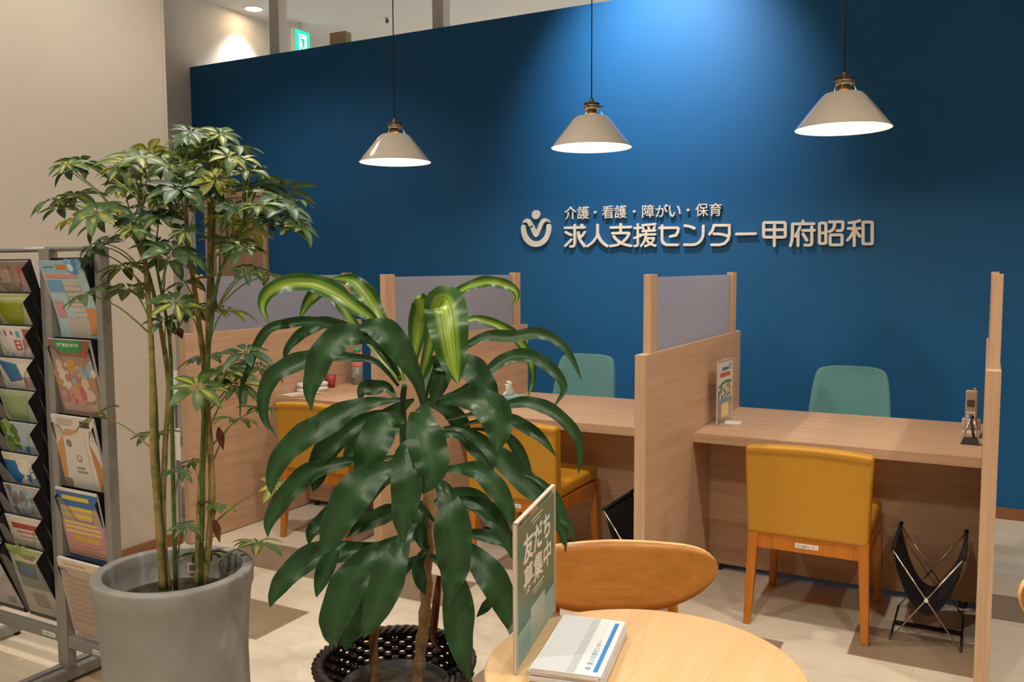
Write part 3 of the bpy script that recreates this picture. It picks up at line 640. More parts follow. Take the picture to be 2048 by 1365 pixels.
def build_brochure(rack, slot, label, base, prims, lift=0.0, w=0.212, h=0.288, thick=0.004, bend=0.0, group='brochures in the racks', name='brochure', fwd=0.0):
    if rack is rackR: w = 0.228; fwd += 0.018
    xc, zt = slot; M = Matrix.Translation(rack.location) @ Matrix.Rotation(rack.rotation_euler.z, 4, 'Z')
    pos = M @ Vector((xc, 0.038-fwd, zt-0.283+lift)); r = thing(name, pos, label, name.split('_')[-1], group)
    r.rotation_euler = (rack['tilt'], 0, rack.rotation_euler.z)
    def P(u, v, off): return ((u-0.5)*w, -off-bend*max(0, v-0.25)**1.5*0.5 - (0.0), v*h)
    b = MB(); N = 8
    b.grid([[P(u/4, v/N, thick) for u in range(5)] for v in range(N+1)], colormat(base))
    b.grid([[P(1-u/4, v/N, 0.0) for u in range(5)] for v in range(N+1)], PAPER)
    for uu, flip in ((0, 1), (1, 0)): b.grid([[P(uu, v/N, thick if (k == flip) else 0.0) for k in (0, 1)] for v in range(N+1)], PAPER)
    b.grid([[P(u/4, 1, thick) for u in range(5)], [P(u/4, 1, 0) for u in range(5)]], PAPER); b.grid([[P(u/4, 0, 0) for u in range(5)], [P(u/4, 0, thick) for u in range(5)]], PAPER)
    b.build('booklet', r)
    b = MB(); lay = 0; texts = []
    for q in prims:
        lay += 1; off = thick+0.0003+0.00012*lay
        if q[0] == 'rect':
            _, u0, v0, u1, v1, c = q
            b.grid([[P(u0+(u1-u0)*i/2, v0+(v1-v0)*j/4, off) for i in range(3)] for j in range(5)], colormat(c))
        elif q[0] == 'poly': b.poly([P(u, v, off) for u, v in q[1]], colormat(q[2]))
        elif q[0] == 'blob':
            _, u, v, ru, rv, c = q; b.poly([P(u+ru*math.cos(2*PI*i/14), v+rv*math.sin(2*PI*i/14), off) for i in range(14)], colormat(c))
        elif q[0] == 'lines':
            _, u0, v0, u1, v1, n, c = q
            for i in range(n):
                vv = v1-(v1-v0)*(i+0.5)/n; e = u1-(u1-u0)*(0.25*rnd.random()); t = (v1-v0)/n*0.28
                b.poly([P(u0, vv-t, off), P(e, vv-t, off), P(e, vv+t, off), P(u0, vv+t, off)], colormat(c))
        elif q[0] == 'text':
            tb = MB(); texts.append(tb); _, s, u0, v0, u1, v1, c = q; o = Vector(P(u0, v0, off)); text_on(tb, s, o, Vector(P(u1, v0, off))-o, Vector(P(u0, v1, off))-o, colormat(c), offset=0.02)
        elif q[0] == 'dabs':
            _, u0, v0, u1, v1, n, cs, sz = q
            for i in range(n):
                u, v = u0+(u1-u0)*rnd.random(), v0+(v1-v0)*rnd.random(); s_ = sz*(0.5+rnd.random())
                b.poly([P(u+s_*1.3*math.cos(2*PI*k/7+i), v+s_*math.sin(2*PI*k/7+i), off+0.00002*i) for k in range(7)], colormat(cs[i % len(cs)]))
    for tb in texts: tb.build('lettering', r)
    if prims: b.build('cover_print', r)
    return r
TOPS_L = [1.512-0.1150*k for k in range(10)]
rackL, slotL = build_rack((-1.690, -1.30, 0), 0.0, 2, 'grey two-column brochure rack at the left edge, small brochures in stepped pockets', TOPS_L, stick=0.03)
TOPS_R = [1.515, 1.245, 0.98, 0.725, 0.472]
rackR, slotR = build_rack((-1.364, -1.325, 0), -0.03, 1, 'grey one-column magazine rack beside the concrete planter, five large pockets', TOPS_R, stick=0.045, lean=0.055)
rackL['tilt'] = math.atan2(0.085, 0.30); rackR['tilt'] = math.atan2(0.055, 0.30)
L = slotL[:10]; L2 = slotL[10:]
B = build_brochure
B(rackL, L[0], 'brochure with a dim reddish brown photo, topmost in the left rack', '#8d7a6d', [('rect',0,0.0,1,0.62,'#7d6c62'), ('rect',0.05,0.72,0.4,0.9,'#a89684'), ('blob',0.72,0.8,0.13,0.14,'#b4563f'), ('dabs',0,0.55,1,1,16,('#9c8477','#6d5a52','#ac9284'),0.05)])
B(rackL, L[1], 'lime green brochure in the second pocket of the left rack', '#b9bd7c', [('rect',0,0.2,1,0.9,'#a9b25f'), ('rect',0,0.6,0.72,0.88,'#8d9a1b'), ('rect',0,0.93,1,0.95,'#d9dcc0')])
B(rackL, L[2], 'white brochure with large red lettering and coloured flags', '#ddd5cf', [('poly',[(0.04,0.94),(0.12,0.945),(0.11,0.88)],'#5a86b8'), ('rect',0.2,0.875,0.27,0.945,'#c2697a'), ('blob',0.4,0.91,0.035,0.03,'#7c6db0'), ('rect',0.52,0.86,0.62,0.94,'#6d9ac4'), ('text','日和',0.42,0.68,0.86,0.83,'#b5483f'), ('rect',0.72,0.83,0.93,0.97,'#a3674f'), ('dabs',0,0.55,1,0.66,14,('#8db5c9','#9dbb8c','#c9b8ad'),0.05)])
B(rackL, L[3], 'pale brochure with a blue slanted photo and a plum box', '#d6cfc4', [('poly',[(0.03,0.97),(0.5,0.93),(0.56,0.72),(0.2,0.68)],'#3d6f9f'), ('rect',0.58,0.62,0.86,0.76,'#94667b'), ('rect',0.55,0.78,0.95,0.95,'#e2dccf')])
B(rackL, L[4], 'pale mint green brochure in the fifth pocket of the left rack', '#a8b695', [('rect',0.05,0.62,0.75,0.93,'#93a978'), ('lines',0.3,0.5,0.8,0.6,2,'#6a705a')])
B(rackL, L[5], 'brochure with pale sky and green foliage on its cover', '#aab8bd', [('dabs',0.0,0.6,0.35,0.98,26,('#6f8a3c','#8aa552','#56722f'),0.06), ('rect',0.5,0.6,1,0.68,'#4878a8')])
B(rackL, L[6], 'bright blue brochure with a white cloud shape on its cover', '#2f78b2', [('rect',0,0.9,1,1,'#d9d2c6'), ('dabs',0.42,0.62,0.72,0.88,22,('#e8e2d8','#dfd8d0'),0.06), ('dabs',0.3,0.5,0.8,0.6,8,('#d7cfc6','#6f9fc4'),0.05)])
B(rackL, L[7], 'brochure showing bare winter trees under a pale blue sky', '#b9b2a6', [('rect',0.02,0.6,0.75,0.95,'#a9bccb'), ('dabs',0.1,0.62,0.75,0.95,34,('#8d8589','#7a7375','#9aa6b2'),0.045)])
B(rackL, L[8], 'white brochure with red horizontal stripes in the left rack', '#ddd6cc', [('rect',0.12,0.82,0.85,0.9,'#b0463f'), ('rect',0.2,0.76,0.95,0.785,'#c76a62'), ('rect',0.25,0.7,1,0.72,'#c98a80'), ('rect',0.3,0.58,0.8,0.66,'#cfc8bf')])
B(rackL, L[9], 'lake landscape brochure in the bottom pocket of the left rack', '#cfc5b1', [('rect',0,0.9,1,1,'#b6c08a'), ('dabs',0,0.9,1,1,14,('#8fa554','#a8b873'),0.05), ('lines',0.38,0.83,0.75,0.9,2,'#6c7449'), ('rect',0.1,0.4,0.85,0.78,'#6f7f6d'), ('poly',[(0.1,0.62),(0.35,0.72),(0.6,0.66),(0.85,0.7),(0.85,0.6),(0.1,0.6)],'#6d79a8'), ('rect',0.1,0.4,0.85,0.52,'#7c7f66'), ('lines',0.3,0.12,0.75,0.34,5,'#8d8474')])
for k, base, lab in ((4, '#b9ad9c', 'plain beige brochure cut by the left edge of the picture, fifth row'), (5, '#8f9a7c', 'dull green brochure cut by the left edge, sixth row'), (6, '#c0b4a2', 'cream brochure cut by the left edge, seventh row'), (7, '#c9c3a5', 'pale yellow brochure cut by the left edge, eighth row'), (8, '#7e93a8', 'blue grey brochure cut by the left edge, ninth row')):
    B(rackL, L2[k], lab, base, [('rect',0.1,0.5,0.9,0.8,base)])
B(rackL, L2[9], 'white brochure with faint violet shading in the bottom left pocket', '#cfc8c4', [('poly',[(0,0.2),(1,0.6),(1,0.5),(0,0.05)],'#b9b0b4'), ('lines',0.6,0.05,0.85,0.15,3,'#6b645f')])
B(rackR, slotR[0], 'curling light blue poster with orange tag, topmost in the magazine rack', '#a9c3c8', [('rect',0.02,0.86,0.98,0.99,'#8fbcd0'), ('lines',0.08,0.9,0.35,0.94,1,'#5d7f8c'), ('rect',0.4,0.89,0.64,0.95,'#cf7c33'), ('dabs',0.7,0.84,0.98,0.98,16,('#4f8fc4','#cfe4ee','#7fb0cf'),0.05), ('lines',0.05,0.77,0.95,0.85,1,'#d98f82'), ('rect',0.03,0.62,0.4,0.76,'#6d9fc4'), ('rect',0.4,0.45,0.75,0.62,'#86a99a'), ('lines',0.45,0.3,0.8,0.75,7,'#d0b7a2'), ('rect',0.05,0.3,0.25,0.5,'#c78f92'), ('rect',0.75,0.1,0.97,0.42,'#d08a58'), ('rect',0.25,0.05,0.75,0.3,'#b9b2a2')], bend=0.09, lift=-0.005, thick=0.0015)
B(rackR, slotR[1], 'food catalogue with green title badge on a brown cover', '#8a5f45', [('poly',[(0.12,0.99),(0.8,0.99),(0.78,0.88),(0.62,0.84),(0.3,0.84),(0.14,0.9)],'#2f8a4a'), ('text','介護食品カタログ',0.2,0.915,0.74,0.96,'#efe9df'), ('blob',0.86,0.83,0.08,0.045,'#c23b35'), ('rect',0.03,0.02,0.97,0.8,'#9c7f70'), ('dabs',0.05,0.4,0.95,0.75,30,('#c9b090','#b98f3f','#8fa6b0','#b07a6c','#c9bfb2'),0.06), ('blob',0.25,0.55,0.09,0.07,'#c59a2b'), ('blob',0.7,0.33,0.2,0.08,'#c7b3a8'), ('rect',0.08,0.12,0.9,0.22,'#b79f8e'), ('dabs',0.1,0.2,0.6,0.35,10,('#b26058','#c08a7c'),0.07)], lift=-0.004, thick=0.008)
B(rackR, slotR[2], 'white catalogue with orange arcs and a small black code block', '#d3c8bc', [('lines',0.12,0.88,0.55,0.97,3,'#a8a099'), ('rect',0.68,0.88,0.9,0.96,'#3f3a36'), ('poly',[(0.0,0.62),(0.3,0.84),(0.62,0.84),(0.2,0.7),(0.1,0.2),(0,0.2)],'#c58f60'), ('poly',[(0.8,0.7),(1,0.4),(1,0.1),(0.86,0.1)],'#b97f4e'), ('rect',0.2,0.08,0.72,0.76,'#cfc9c0'), ('blob',0.32,0.66,0.07,0.05,'#7d7a75'), ('blob',0.5,0.48,0.06,0.045,'#6d6a66'), ('blob',0.5,0.485,0.04,0.03,'#cfc9c0'), ('lines',0.38,0.28,0.66,0.38,2,'#8f8a84'), ('rect',0.0,0.0,0.2,0.2,'#8f7c5e')], thick=0.009)
B(rackR, slotR[3], 'blue and yellow flyer with bold yellow headline bars', '#c3a08c', [('rect',0,0.78,1,1,'#3a66a6'), ('rect',0,0.97,1,1,'#d9d2c6'), ('lines',0.12,0.84,0.9,0.94,1,'#d9c23a'), ('lines',0.06,0.62,0.96,0.8,2,'#d3c04d'), ('rect',0,0.28,1,0.6,'#c0888a'), ('lines',0.06,0.42,0.95,0.6,3,'#d8c46a'), ('lines',0.2,0.3,0.85,0.42,1,'#cfa53c'), ('lines',0.05,0.16,0.95,0.3,3,'#c98f80'), ('rect',0,0,1,0.14,'#4a5f80')], thick=0.005)
B(rackR, slotR[4], 'pale pink and white magazine in the bottom pocket, beside the planter', '#b3a08f', [('rect',0,0.9,1,1,'#d8c6ae'), ('lines',0.15,0.92,0.85,0.97,1,'#c79a86'), ('lines',0.08,0.15,0.95,0.8,9,'#a8927f')], thick=0.012, lift=0.006)

# ------------------------------------------------------------------ round table, its chair, and what stands on it
TC = (0.644, -1.676); TZ = 0.70; TR = 0.308
r = thing('round_table', (TC[0], TC[1], 0), 'small round pale wood table in the foreground under brochures and acrylic sign', 'table')
b = MB(); b.lathe([(TR-0.012, -0.026), (TR-0.004, -0.02), (TR, -0.006), (TR-0.003, -0.001), (TR-0.006, 0), (0.0, 0)], TABLE_WOOD, 96, (0, 0, TZ)); b.v = b.v; b.build('table_top', r)
b = MB(); b.lathe([(0.032, 0.02), (0.028, 0.3), (0.032, TZ-0.03)], ALU, 24); b.lathe([(0.11, TZ-0.032), (0.11, TZ-0.026)], ALU, 24); b.build('column', r)
b = MB(); b.lathe([(0.19, 0), (0.19, 0.012), (0.05, 0.022), (0.03, 0.03)], ALU, 40); b.build('base', r)

def build_cafe(label, loc, rot):
    r = thing('cafe_chair', loc, label, 'chair', 'plywood cafe chairs', rot)
    # local: backrest at y = 0, sitter faces -y
    HWD, HH, ZC = 0.262, 0.098, 0.655
    b = MB(); NU, NV = 29, 9
    def shape(u):   # half height and centre height of the oval at u in -1..1
        a = abs(u); top = 0.072*(1-a**7)**0.5*(1-0.16*a*a)+0.0; bot = -0.118*(1-a**2.3)**0.62
        sh = 0.03*a**3; return (top-bot)/2, ZC + (top+bot)/2 + sh
    for side, off in ((0, 0.0), (1, 0.017)):
        rows = []
        for j in range(NV):
            v = -1+2*j/(NV-1); row = []
            for i in range(NU):
                u = -1+2*i/(NU-1); u = math.sin(u*PI/2); hh, zc = shape(u); z = zc+v*max(hh, 0.004)
                row.append((u*HWD, off - 0.105*u*u - (z-0.6)*-0.16, z))
            rows.append(row)
        if side: rows = [list(reversed(q)) for q in rows]
        b.grid(rows, PLY)
    k = b.slot(PLY_EDGE); n = NU*NV
    def I(j, i): return j*NU+i
    def O(j, i): return n + j*NU + (NU-1-i)
    for i in range(NU-1):
        b.face([I(0, i+1), I(0, i), O(0, i), O(0, i+1)], k); b.face([I(NV-1, i), I(NV-1, i+1), O(NV-1, i+1), O(NV-1, i)], k)
    for j in range(NV-1):
        b.face([I(j, 0), I(j+1, 0), O(j+1, 0), O(j, 0)], k); b.face([I(j+1, NU-1), I(j, NU-1), O(j, NU-1), O(j+1, NU-1)], k)
    b.build('backrest', r)
    b = MB(); N = 28
    seat = [(0.21*math.copysign(abs(math.cos(t))**0.75, math.cos(t)), -0.235+0.2*math.copysign(abs(math.sin(t))**0.75, math.sin(t))) for t in [2*PI*i/N for i in range(N)]]
    b.prism(seat, 2, 0.425, 0.445, PLY); b.build('seat', r, bevel=0.004)
    for s in (-1, 1):
        b = MB(); b.tube([(s*0.205, 0.05, 0), (s*0.165, -0.035, 0.42), (s*0.158, 0.016, 0.64)], [0.011, 0.0165, 0.0125], CHAIR_WOOD, 12); b.build('leg', r)
        b = MB(); b.tube([(s*0.2, -0.45, 0), (s*0.165, -0.39, 0.425)], [0.011, 0.0165], CHAIR_WOOD, 12); b.build('leg', r)
    b = MB(); b.box((-0.165, -0.40, 0.392), (0.165, -0.38, 0.422), CHAIR_WOOD); b.box((-0.165, -0.045, 0.392), (0.165, -0.025, 0.422), CHAIR_WOOD); b.build('apron', r)
    return r
cafe = build_cafe('plywood cafe chair with wide oval backrest behind the round table', (0.335, -1.055, 0), math.radians(30))
c2 = copy_tree(cafe); p = at(2037, 1206, z=0.67); q = Matrix.Rotation(math.radians(20), 3, 'Z') @ Vector((-0.262, -0.08, 0)); c2.location = (p.x-q.x, p.y-q.y, 0); c2.rotation_euler = (0, 0, math.radians(20)); c2['label'] = 'plywood cafe chair cut off by the right edge of the picture'

# acrylic sign holder with green poster
def build_holder():
    y0, y1, x0, z0 = -1.812, -1.503, 0.435, TZ; x1 = 0.368
    p = Vector((x0, y0, z0)); q = Vector((x1, y1, z0)); d = q-p; L = d.length; ang = math.atan2(d.y, d.x)
    r = thing('sign_holder', p, 'clear acrylic sign holder with a green poster standing on the round table', 'sign holder', None, ang)
    H = 0.295   # local x along the sheet (away from the camera), -y towards the brochures' side
    b = MB(); b.box((0, 0.0, 0.003), (L, 0.0025, H), ACRYLIC); b.box((0, -0.0055, 0.003), (L, -0.003, H), ACRYLIC); b.build('acrylic_sleeve', r)
    b = MB()
    for x in (0, L-0.003): b.box((x, -0.0057, 0.003), (x+0.003, 0.0027, H), mat('acrylic_edge', '#d9c9b5', 0.2))
    b.box((0, -0.0057, H-0.003), (L, 0.0027, H), mat('acrylic_edge', '#d9c9b5', 0.2)); b.build('sleeve_edge', r)
    b = MB(); b.box((0.0, -0.07, 0), (L, 0.07, 0.003), ACRYLIC); b.build('foot', r)
    G1, G2, G3 = colormat('#5f7146'), colormat('#2f7060'), colormat('#8fb2ac')
    b = MB(); b.box((0.004, -0.0025, 0.005), (L-0.004, -0.0005, H-0.018), G1); po = b.build('poster', r)
    yo = -0.0028
    def Rr(u0, v0, u1, v1, m, dy=0): b.poly([(L*u0, yo-dy, H*v0), (L*u1, yo-dy, H*v0), (L*u1, yo-dy, H*v1), (L*u0, yo-dy, H*v1)], m)
    b = MB(); b.poly([(L*0.015, yo, H*0.44), (L*0.2, yo, H*0.38), (L*0.5, yo, H*0.335), (L*0.985, yo, H*0.30), (L*0.985, yo, H*0.2), (L*0.015, yo, H*0.28)], G2)
    Rr(0.015, 0.74, 0.985, 0.83, G2); Rr(0.015, 0.015, 0.985, 0.24, G3, 0.0001); Rr(0.35, 0.05, 0.72, 0.30, colormat('#b3bfae'), 0.00015); b.build('poster_print', po)
    b = MB(); W = colormat('#ece4d6')
    text_on(b, '友だち', (L*0.17, yo-0.0004, H*0.65), (L*0.70, 0, 0), (0, 0, H*0.20), W, offset=0.03)
    text_on(b, '募集中', (L*0.17, yo-0.0004, H*0.44), (L*0.72, 0, 0), (0, 0, H*0.195), W, offset=0.018)
    for (u0, u1, v, t) in ((0.36, 0.66, 0.90, 0.006), (0.4, 0.6, 0.875, 0.004), (0.4, 0.7, 0.40, 0.006), (0.42, 0.66, 0.375, 0.004)):
        Rr(u0, v, u1, v+t*1.6, W, 0.0004)
    b.build('lettering', po)
    return r
build_holder()
# stack of folded brochures
sp = Vector((0.447, -1.822, TZ)); ux = Vector((0.574-0.441, -1.809+1.811, 0)); uy = Vector((0.388-0.441, -1.555+1.811, 0))
ang = math.atan2(ux.y, ux.x)
for k in range(7):
    z = TZ + 0.0032 + k*0.0042
    jx, jy = (rnd.random()-0.5)*0.006, (rnd.random()-0.5)*0.006
    r = thing('pamphlet', (0.515+jx+0.004, -1.69+jy, z), 'topmost white pamphlet with a blue band, on the stack before the green poster' if k == 6 else 'white folded pamphlet in the stack below the top one', 'pamphlet', 'white pamphlets stacked on the round table', math.radians(10.5)+(rnd.random()-0.5)*0.03)
    w, h = 0.134, 0.262
    b = MB(); b.box((-w/2, -h/2, 0), (w/2, h/2, 0.0018), PAPER); b.box((-w/2+0.001, -h/2, 0.0020), (w/2-0.001, h/2, 0.0040), PAPER); b.build('sheet', r)
    if k == 6:
        zt = 0.00415; b = MB()
        def Q(pts, m, dz=0): b.poly([(-w/2+w*u, -h/2+h*v, zt+dz) for u, v in pts], m)
        Q([(0.02,0.01),(0.62,0.01),(0.62,0.99),(0.02,0.99)], colormat('#c3c8ca')); Q([(0.50,0.01),(0.62,0.01),(0.62,0.99),(0.50,0.99)], colormat('#b2b9ba'), 0.0001)
        Q([(0.86,0.06),(0.925,0.06),(0.925,0.94),(0.86,0.94)], colormat('#1d74b8'), 0.0001)
        Q([(0.835,0.1),(0.842,0.1),(0.842,0.9),(0.835,0.9)], colormat('#9db6cc'), 0.0001)
        b.build('cover_print', r)
        b = MB(); o = Vector((-w/2+w*0.82, -h/2+h*0.16, zt+0.0002)); text_on(b, '求人支援センター', o, (0, h*0.42, 0), (-w*0.09, 0, 0), colormat('#4c7ea6'))
        b.poly([(o.x-0.006+0.006*math.cos(2*PI*i/12), o.y-0.014+0.006*math.sin(2*PI*i/12), zt+0.0002) for i in range(12)], colormat('#7fa3c2')); b.build('lettering', r)

# ------------------------------------------------------------------ bag stands under the desks
def build_bagstand(label):
    r = thing('bag_stand', (0, 0, 0), label, 'bag stand', 'black sling bag stands under the desks')
    W = 0.25; D = 0.38
    for y in (0.0, D):
        for s in (0, 1):
            b = MB(); b.tube([(W*s, y, 0.004), (W*(1-s), y+(-0.004 if s else 0.004), 0.365)], 0.0032, CHROME, 8); b.build('cross_bar', r)
        b = MB(); b.tube([(W/2, y-0.012, 0.185), (W/2, y+0.012, 0.185)], 0.008, CHROME, 10); b.build('pivot', r)
    for s in (0, 1):
        b = MB(); b.tube([(W*s, -0.005, 0.367), (W*s, D+0.02, 0.367)], 0.0085, BLACK_CLOTH, 10); b.build('top_rod', r)
        b = MB(); b.tube([(W*s, -0.002, 0.005), (W*s, D+0.002, 0.005)], 0.004, BLACK_PL, 8); b.build('floor_rod', r)
    b = MB(); b.box((0, 0.16, 0.008), (W, 0.19, 0.012), BLACK_CLOTH); b.build('floor_strap', r)
    rows = []
    for i in range(9):
        y = 0.02 + (D-0.03)*i/8
        rows.append([(W*(0.0+1.0*j/16), y, 0.367 - 0.25*(math.sin(PI*j/16))**0.7) for j in range(17)])
    b = MB(); b.grid(rows, BLACK_CLOTH); sl = b.build('sling', r, solid=0.004)
    for s in (0, 1):
        b = MB(); b.box((W*s-0.006, 0.27, 0.295), (W*s+0.006, 0.315, 0.37), BLACK_CLOTH); b.build('loop', r)
    return r
bs = build_bagstand('black sling bag stand on crossed chrome bars under the right desk'); bs.location = (0.912, 0.435, 0)
c = copy_tree(bs); c.location = (-0.31, 0.44, 0); c['label'] = 'black sling bag stand under the middle desk, mostly hidden by the tall partition'

# ------------------------------------------------------------------ things on the desks
def build_flyer():
    p = at(1431, 853, z=HD); H = 0.31
    r = thing('flyer_stand', (0.094, p.y-0.0, HD), 'slim acrylic flyer stand with a colourful flyer on the right desk', 'flyer stand')
    L = 0.215; a = math.radians(86); r.rotation_euler = (0, 0, a)
    b = MB(); b.box((0, 0, 0.003), (L, 0.002, H), ACRYLIC); b.box((0, -0.0045, 0.003), (L, -0.003, H), ACRYLIC); b.build('acrylic_sleeve', r)
    b = MB()
    for x in (0, L-0.003): b.box((x, -0.0047, 0.003), (x+0.003, 0.0022, H), mat('acrylic_edge', '#d9c9b5', 0.2))
    b.box((0, -0.0047, H-0.003), (L, 0.0022, H), mat('acrylic_edge', '#d9c9b5', 0.2)); b.build('sleeve_edge', r)
    b = MB(); b.box((0, -0.045, 0), (L, 0.045, 0.003), ACRYLIC); b.build('foot', r)
    b = MB(); b.box((0.006, -0.0026, 0.115), (L-0.006, -0.0008, H-0.012), colormat('#e3d3c2')); fl = b.build('flyer', r)
    b = MB(); y = -0.0028
    def Q(u0, v0, u1, v1, c, dy=0): b.poly([(L*u0, y-dy, H*v0), (L*u1, y-dy, H*v0), (L*u1, y-dy, H*v1), (L*u0, y-dy, H*v1)], colormat(c))
    Q(0.3, 0.83, 0.72, 0.88, '#2f5f8f'); Q(0.15, 0.73, 0.85, 0.80, '#c2443f'); Q(0.74, 0.83, 0.92, 0.93, '#7fa8c9')
    b.poly([(L*u, y-0.0001, H*v) for u, v in ((0.08, 0.60), (0.3, 0.655), (0.6, 0.675), (0.94, 0.665), (0.94, 0.62), (0.6, 0.63), (0.3, 0.61), (0.08, 0.555))], colormat('#2f7a4c'))
    for i in range(34):
        u, v = 0.08+0.82*rnd.random(), 0.40+0.2*rnd.random(); s_ = 0.05
        b.poly([(L*(u+s_*math.cos(2*PI*k/6+i)), y-0.0002-0.00001*i, H*(v+s_*0.7*math.sin(2*PI*k/6+i))) for k in range(6)], colormat(('#c2504a', '#4f7fa8', '#4f8a5c', '#3c4a52', '#d9c9b5', '#b9a84f')[i % 6]))
    Q(0.05, 0.33, 0.95, 0.40, '#6a8fa8', 0.0006); b.build('flyer_print', fl)
    b = MB(); b.box((0.05, -0.0058, 0.035), (0.15, -0.005, 0.10), colormat('#e0c98f')); b.build('price_tag', r)
    c = thing('name_card', at(1458, 846, z=HD)+Vector((0.012, 0, 0)), 'small white card lying on the desk before the flyer stand', 'card', None, math.radians(10))
    b = MB(); b.box((-0.03, -0.045, 0), (0.045, 0.045, 0.004), PAPER); b.build('card', c, bevel=0.001)
build_flyer()
def build_phone():
    p = at(1950, 838, z=HD)
    r = thing('cordless_phone', (1.158, 1.12, HD), 'silver cordless phone standing in its cradle beside the right partition', 'phone')
    sil = mat('phone_silver', '#b9a896', 0.35, 0.4)
    b = MB(); b.box((-0.035, -0.05, 0), (0.04, 0.06, 0.03), mat('cradle_silver', '#c9bfb4', 0.3, 0.3)); b.box((-0.035, 0.02, 0.03), (0.04, 0.06, 0.075), mat('cradle_silver', '#c9bfb4', 0.3, 0.3)); b.build('cradle', r, bevel=0.008)
    b = MB(); b.box((-0.024, 0.0, 0.03), (0.024, 0.026, 0.205), sil); hs = b.build('handset', r, bevel=0.008, seg=3)
    b = MB(); b.box((-0.017, -0.0012, 0.13), (0.013, 0.0, 0.162), mat('phone_screen', '#4a4a35', 0.2)); b.build('screen', hs)
    b = MB(); b.lathe([(0.005, 0.205), (0.005, 0.215)], sil, 10, (0.012, 0.013, 0)); b.build('antenna', hs)
    b = MB()
    for i in range(4):
        for j in range(3): b.box((-0.017+0.0125*j, -0.0014, 0.055+0.015*i), (-0.008+0.0125*j, 0.0, 0.064+0.015*i), WHITE_PL)
    b.build('keypad', hs)
    # black based easel stand with a pen in front of the phone
    e = thing('desk_easel', (1.162, 0.93, HD), 'small chrome A-frame easel on a black base in front of the phone', 'easel')
    b = MB(); b.frustum([(-0.038, -0.03, 0), (0.038, -0.03, 0), (0.038, 0.03, 0), (-0.038, 0.03, 0)], [(-0.033, -0.02, 0.026), (0.033, -0.02, 0.026), (0.033, 0.02, 0.026), (-0.033, 0.02, 0.026)], BLACK_PL); b.build('base', e, bevel=0.002)
    for s in (-1, 1):
        b = MB(); b.tube([(s*0.036, -0.031, 0.004), (s*0.004+0.004, -0.012, 0.118)], 0.0035, CHROME, 8); b.build('side_bar', e)
    b = MB(); b.lathe([(0.0, -0.009), (0.009, 0), (0.0, 0.009)], BLACK_PL, 12, (0.004, -0.012, 0.118)); b.build('hinge', e)
    b = MB(); b.tube([(-0.004, -0.012, 0.125), (0.012, 0.004, 0.028)], [0.006, 0.005], mat('pen_violet', '#4d4450', 0.3), 10); b.build('pen', e)
build_phone()
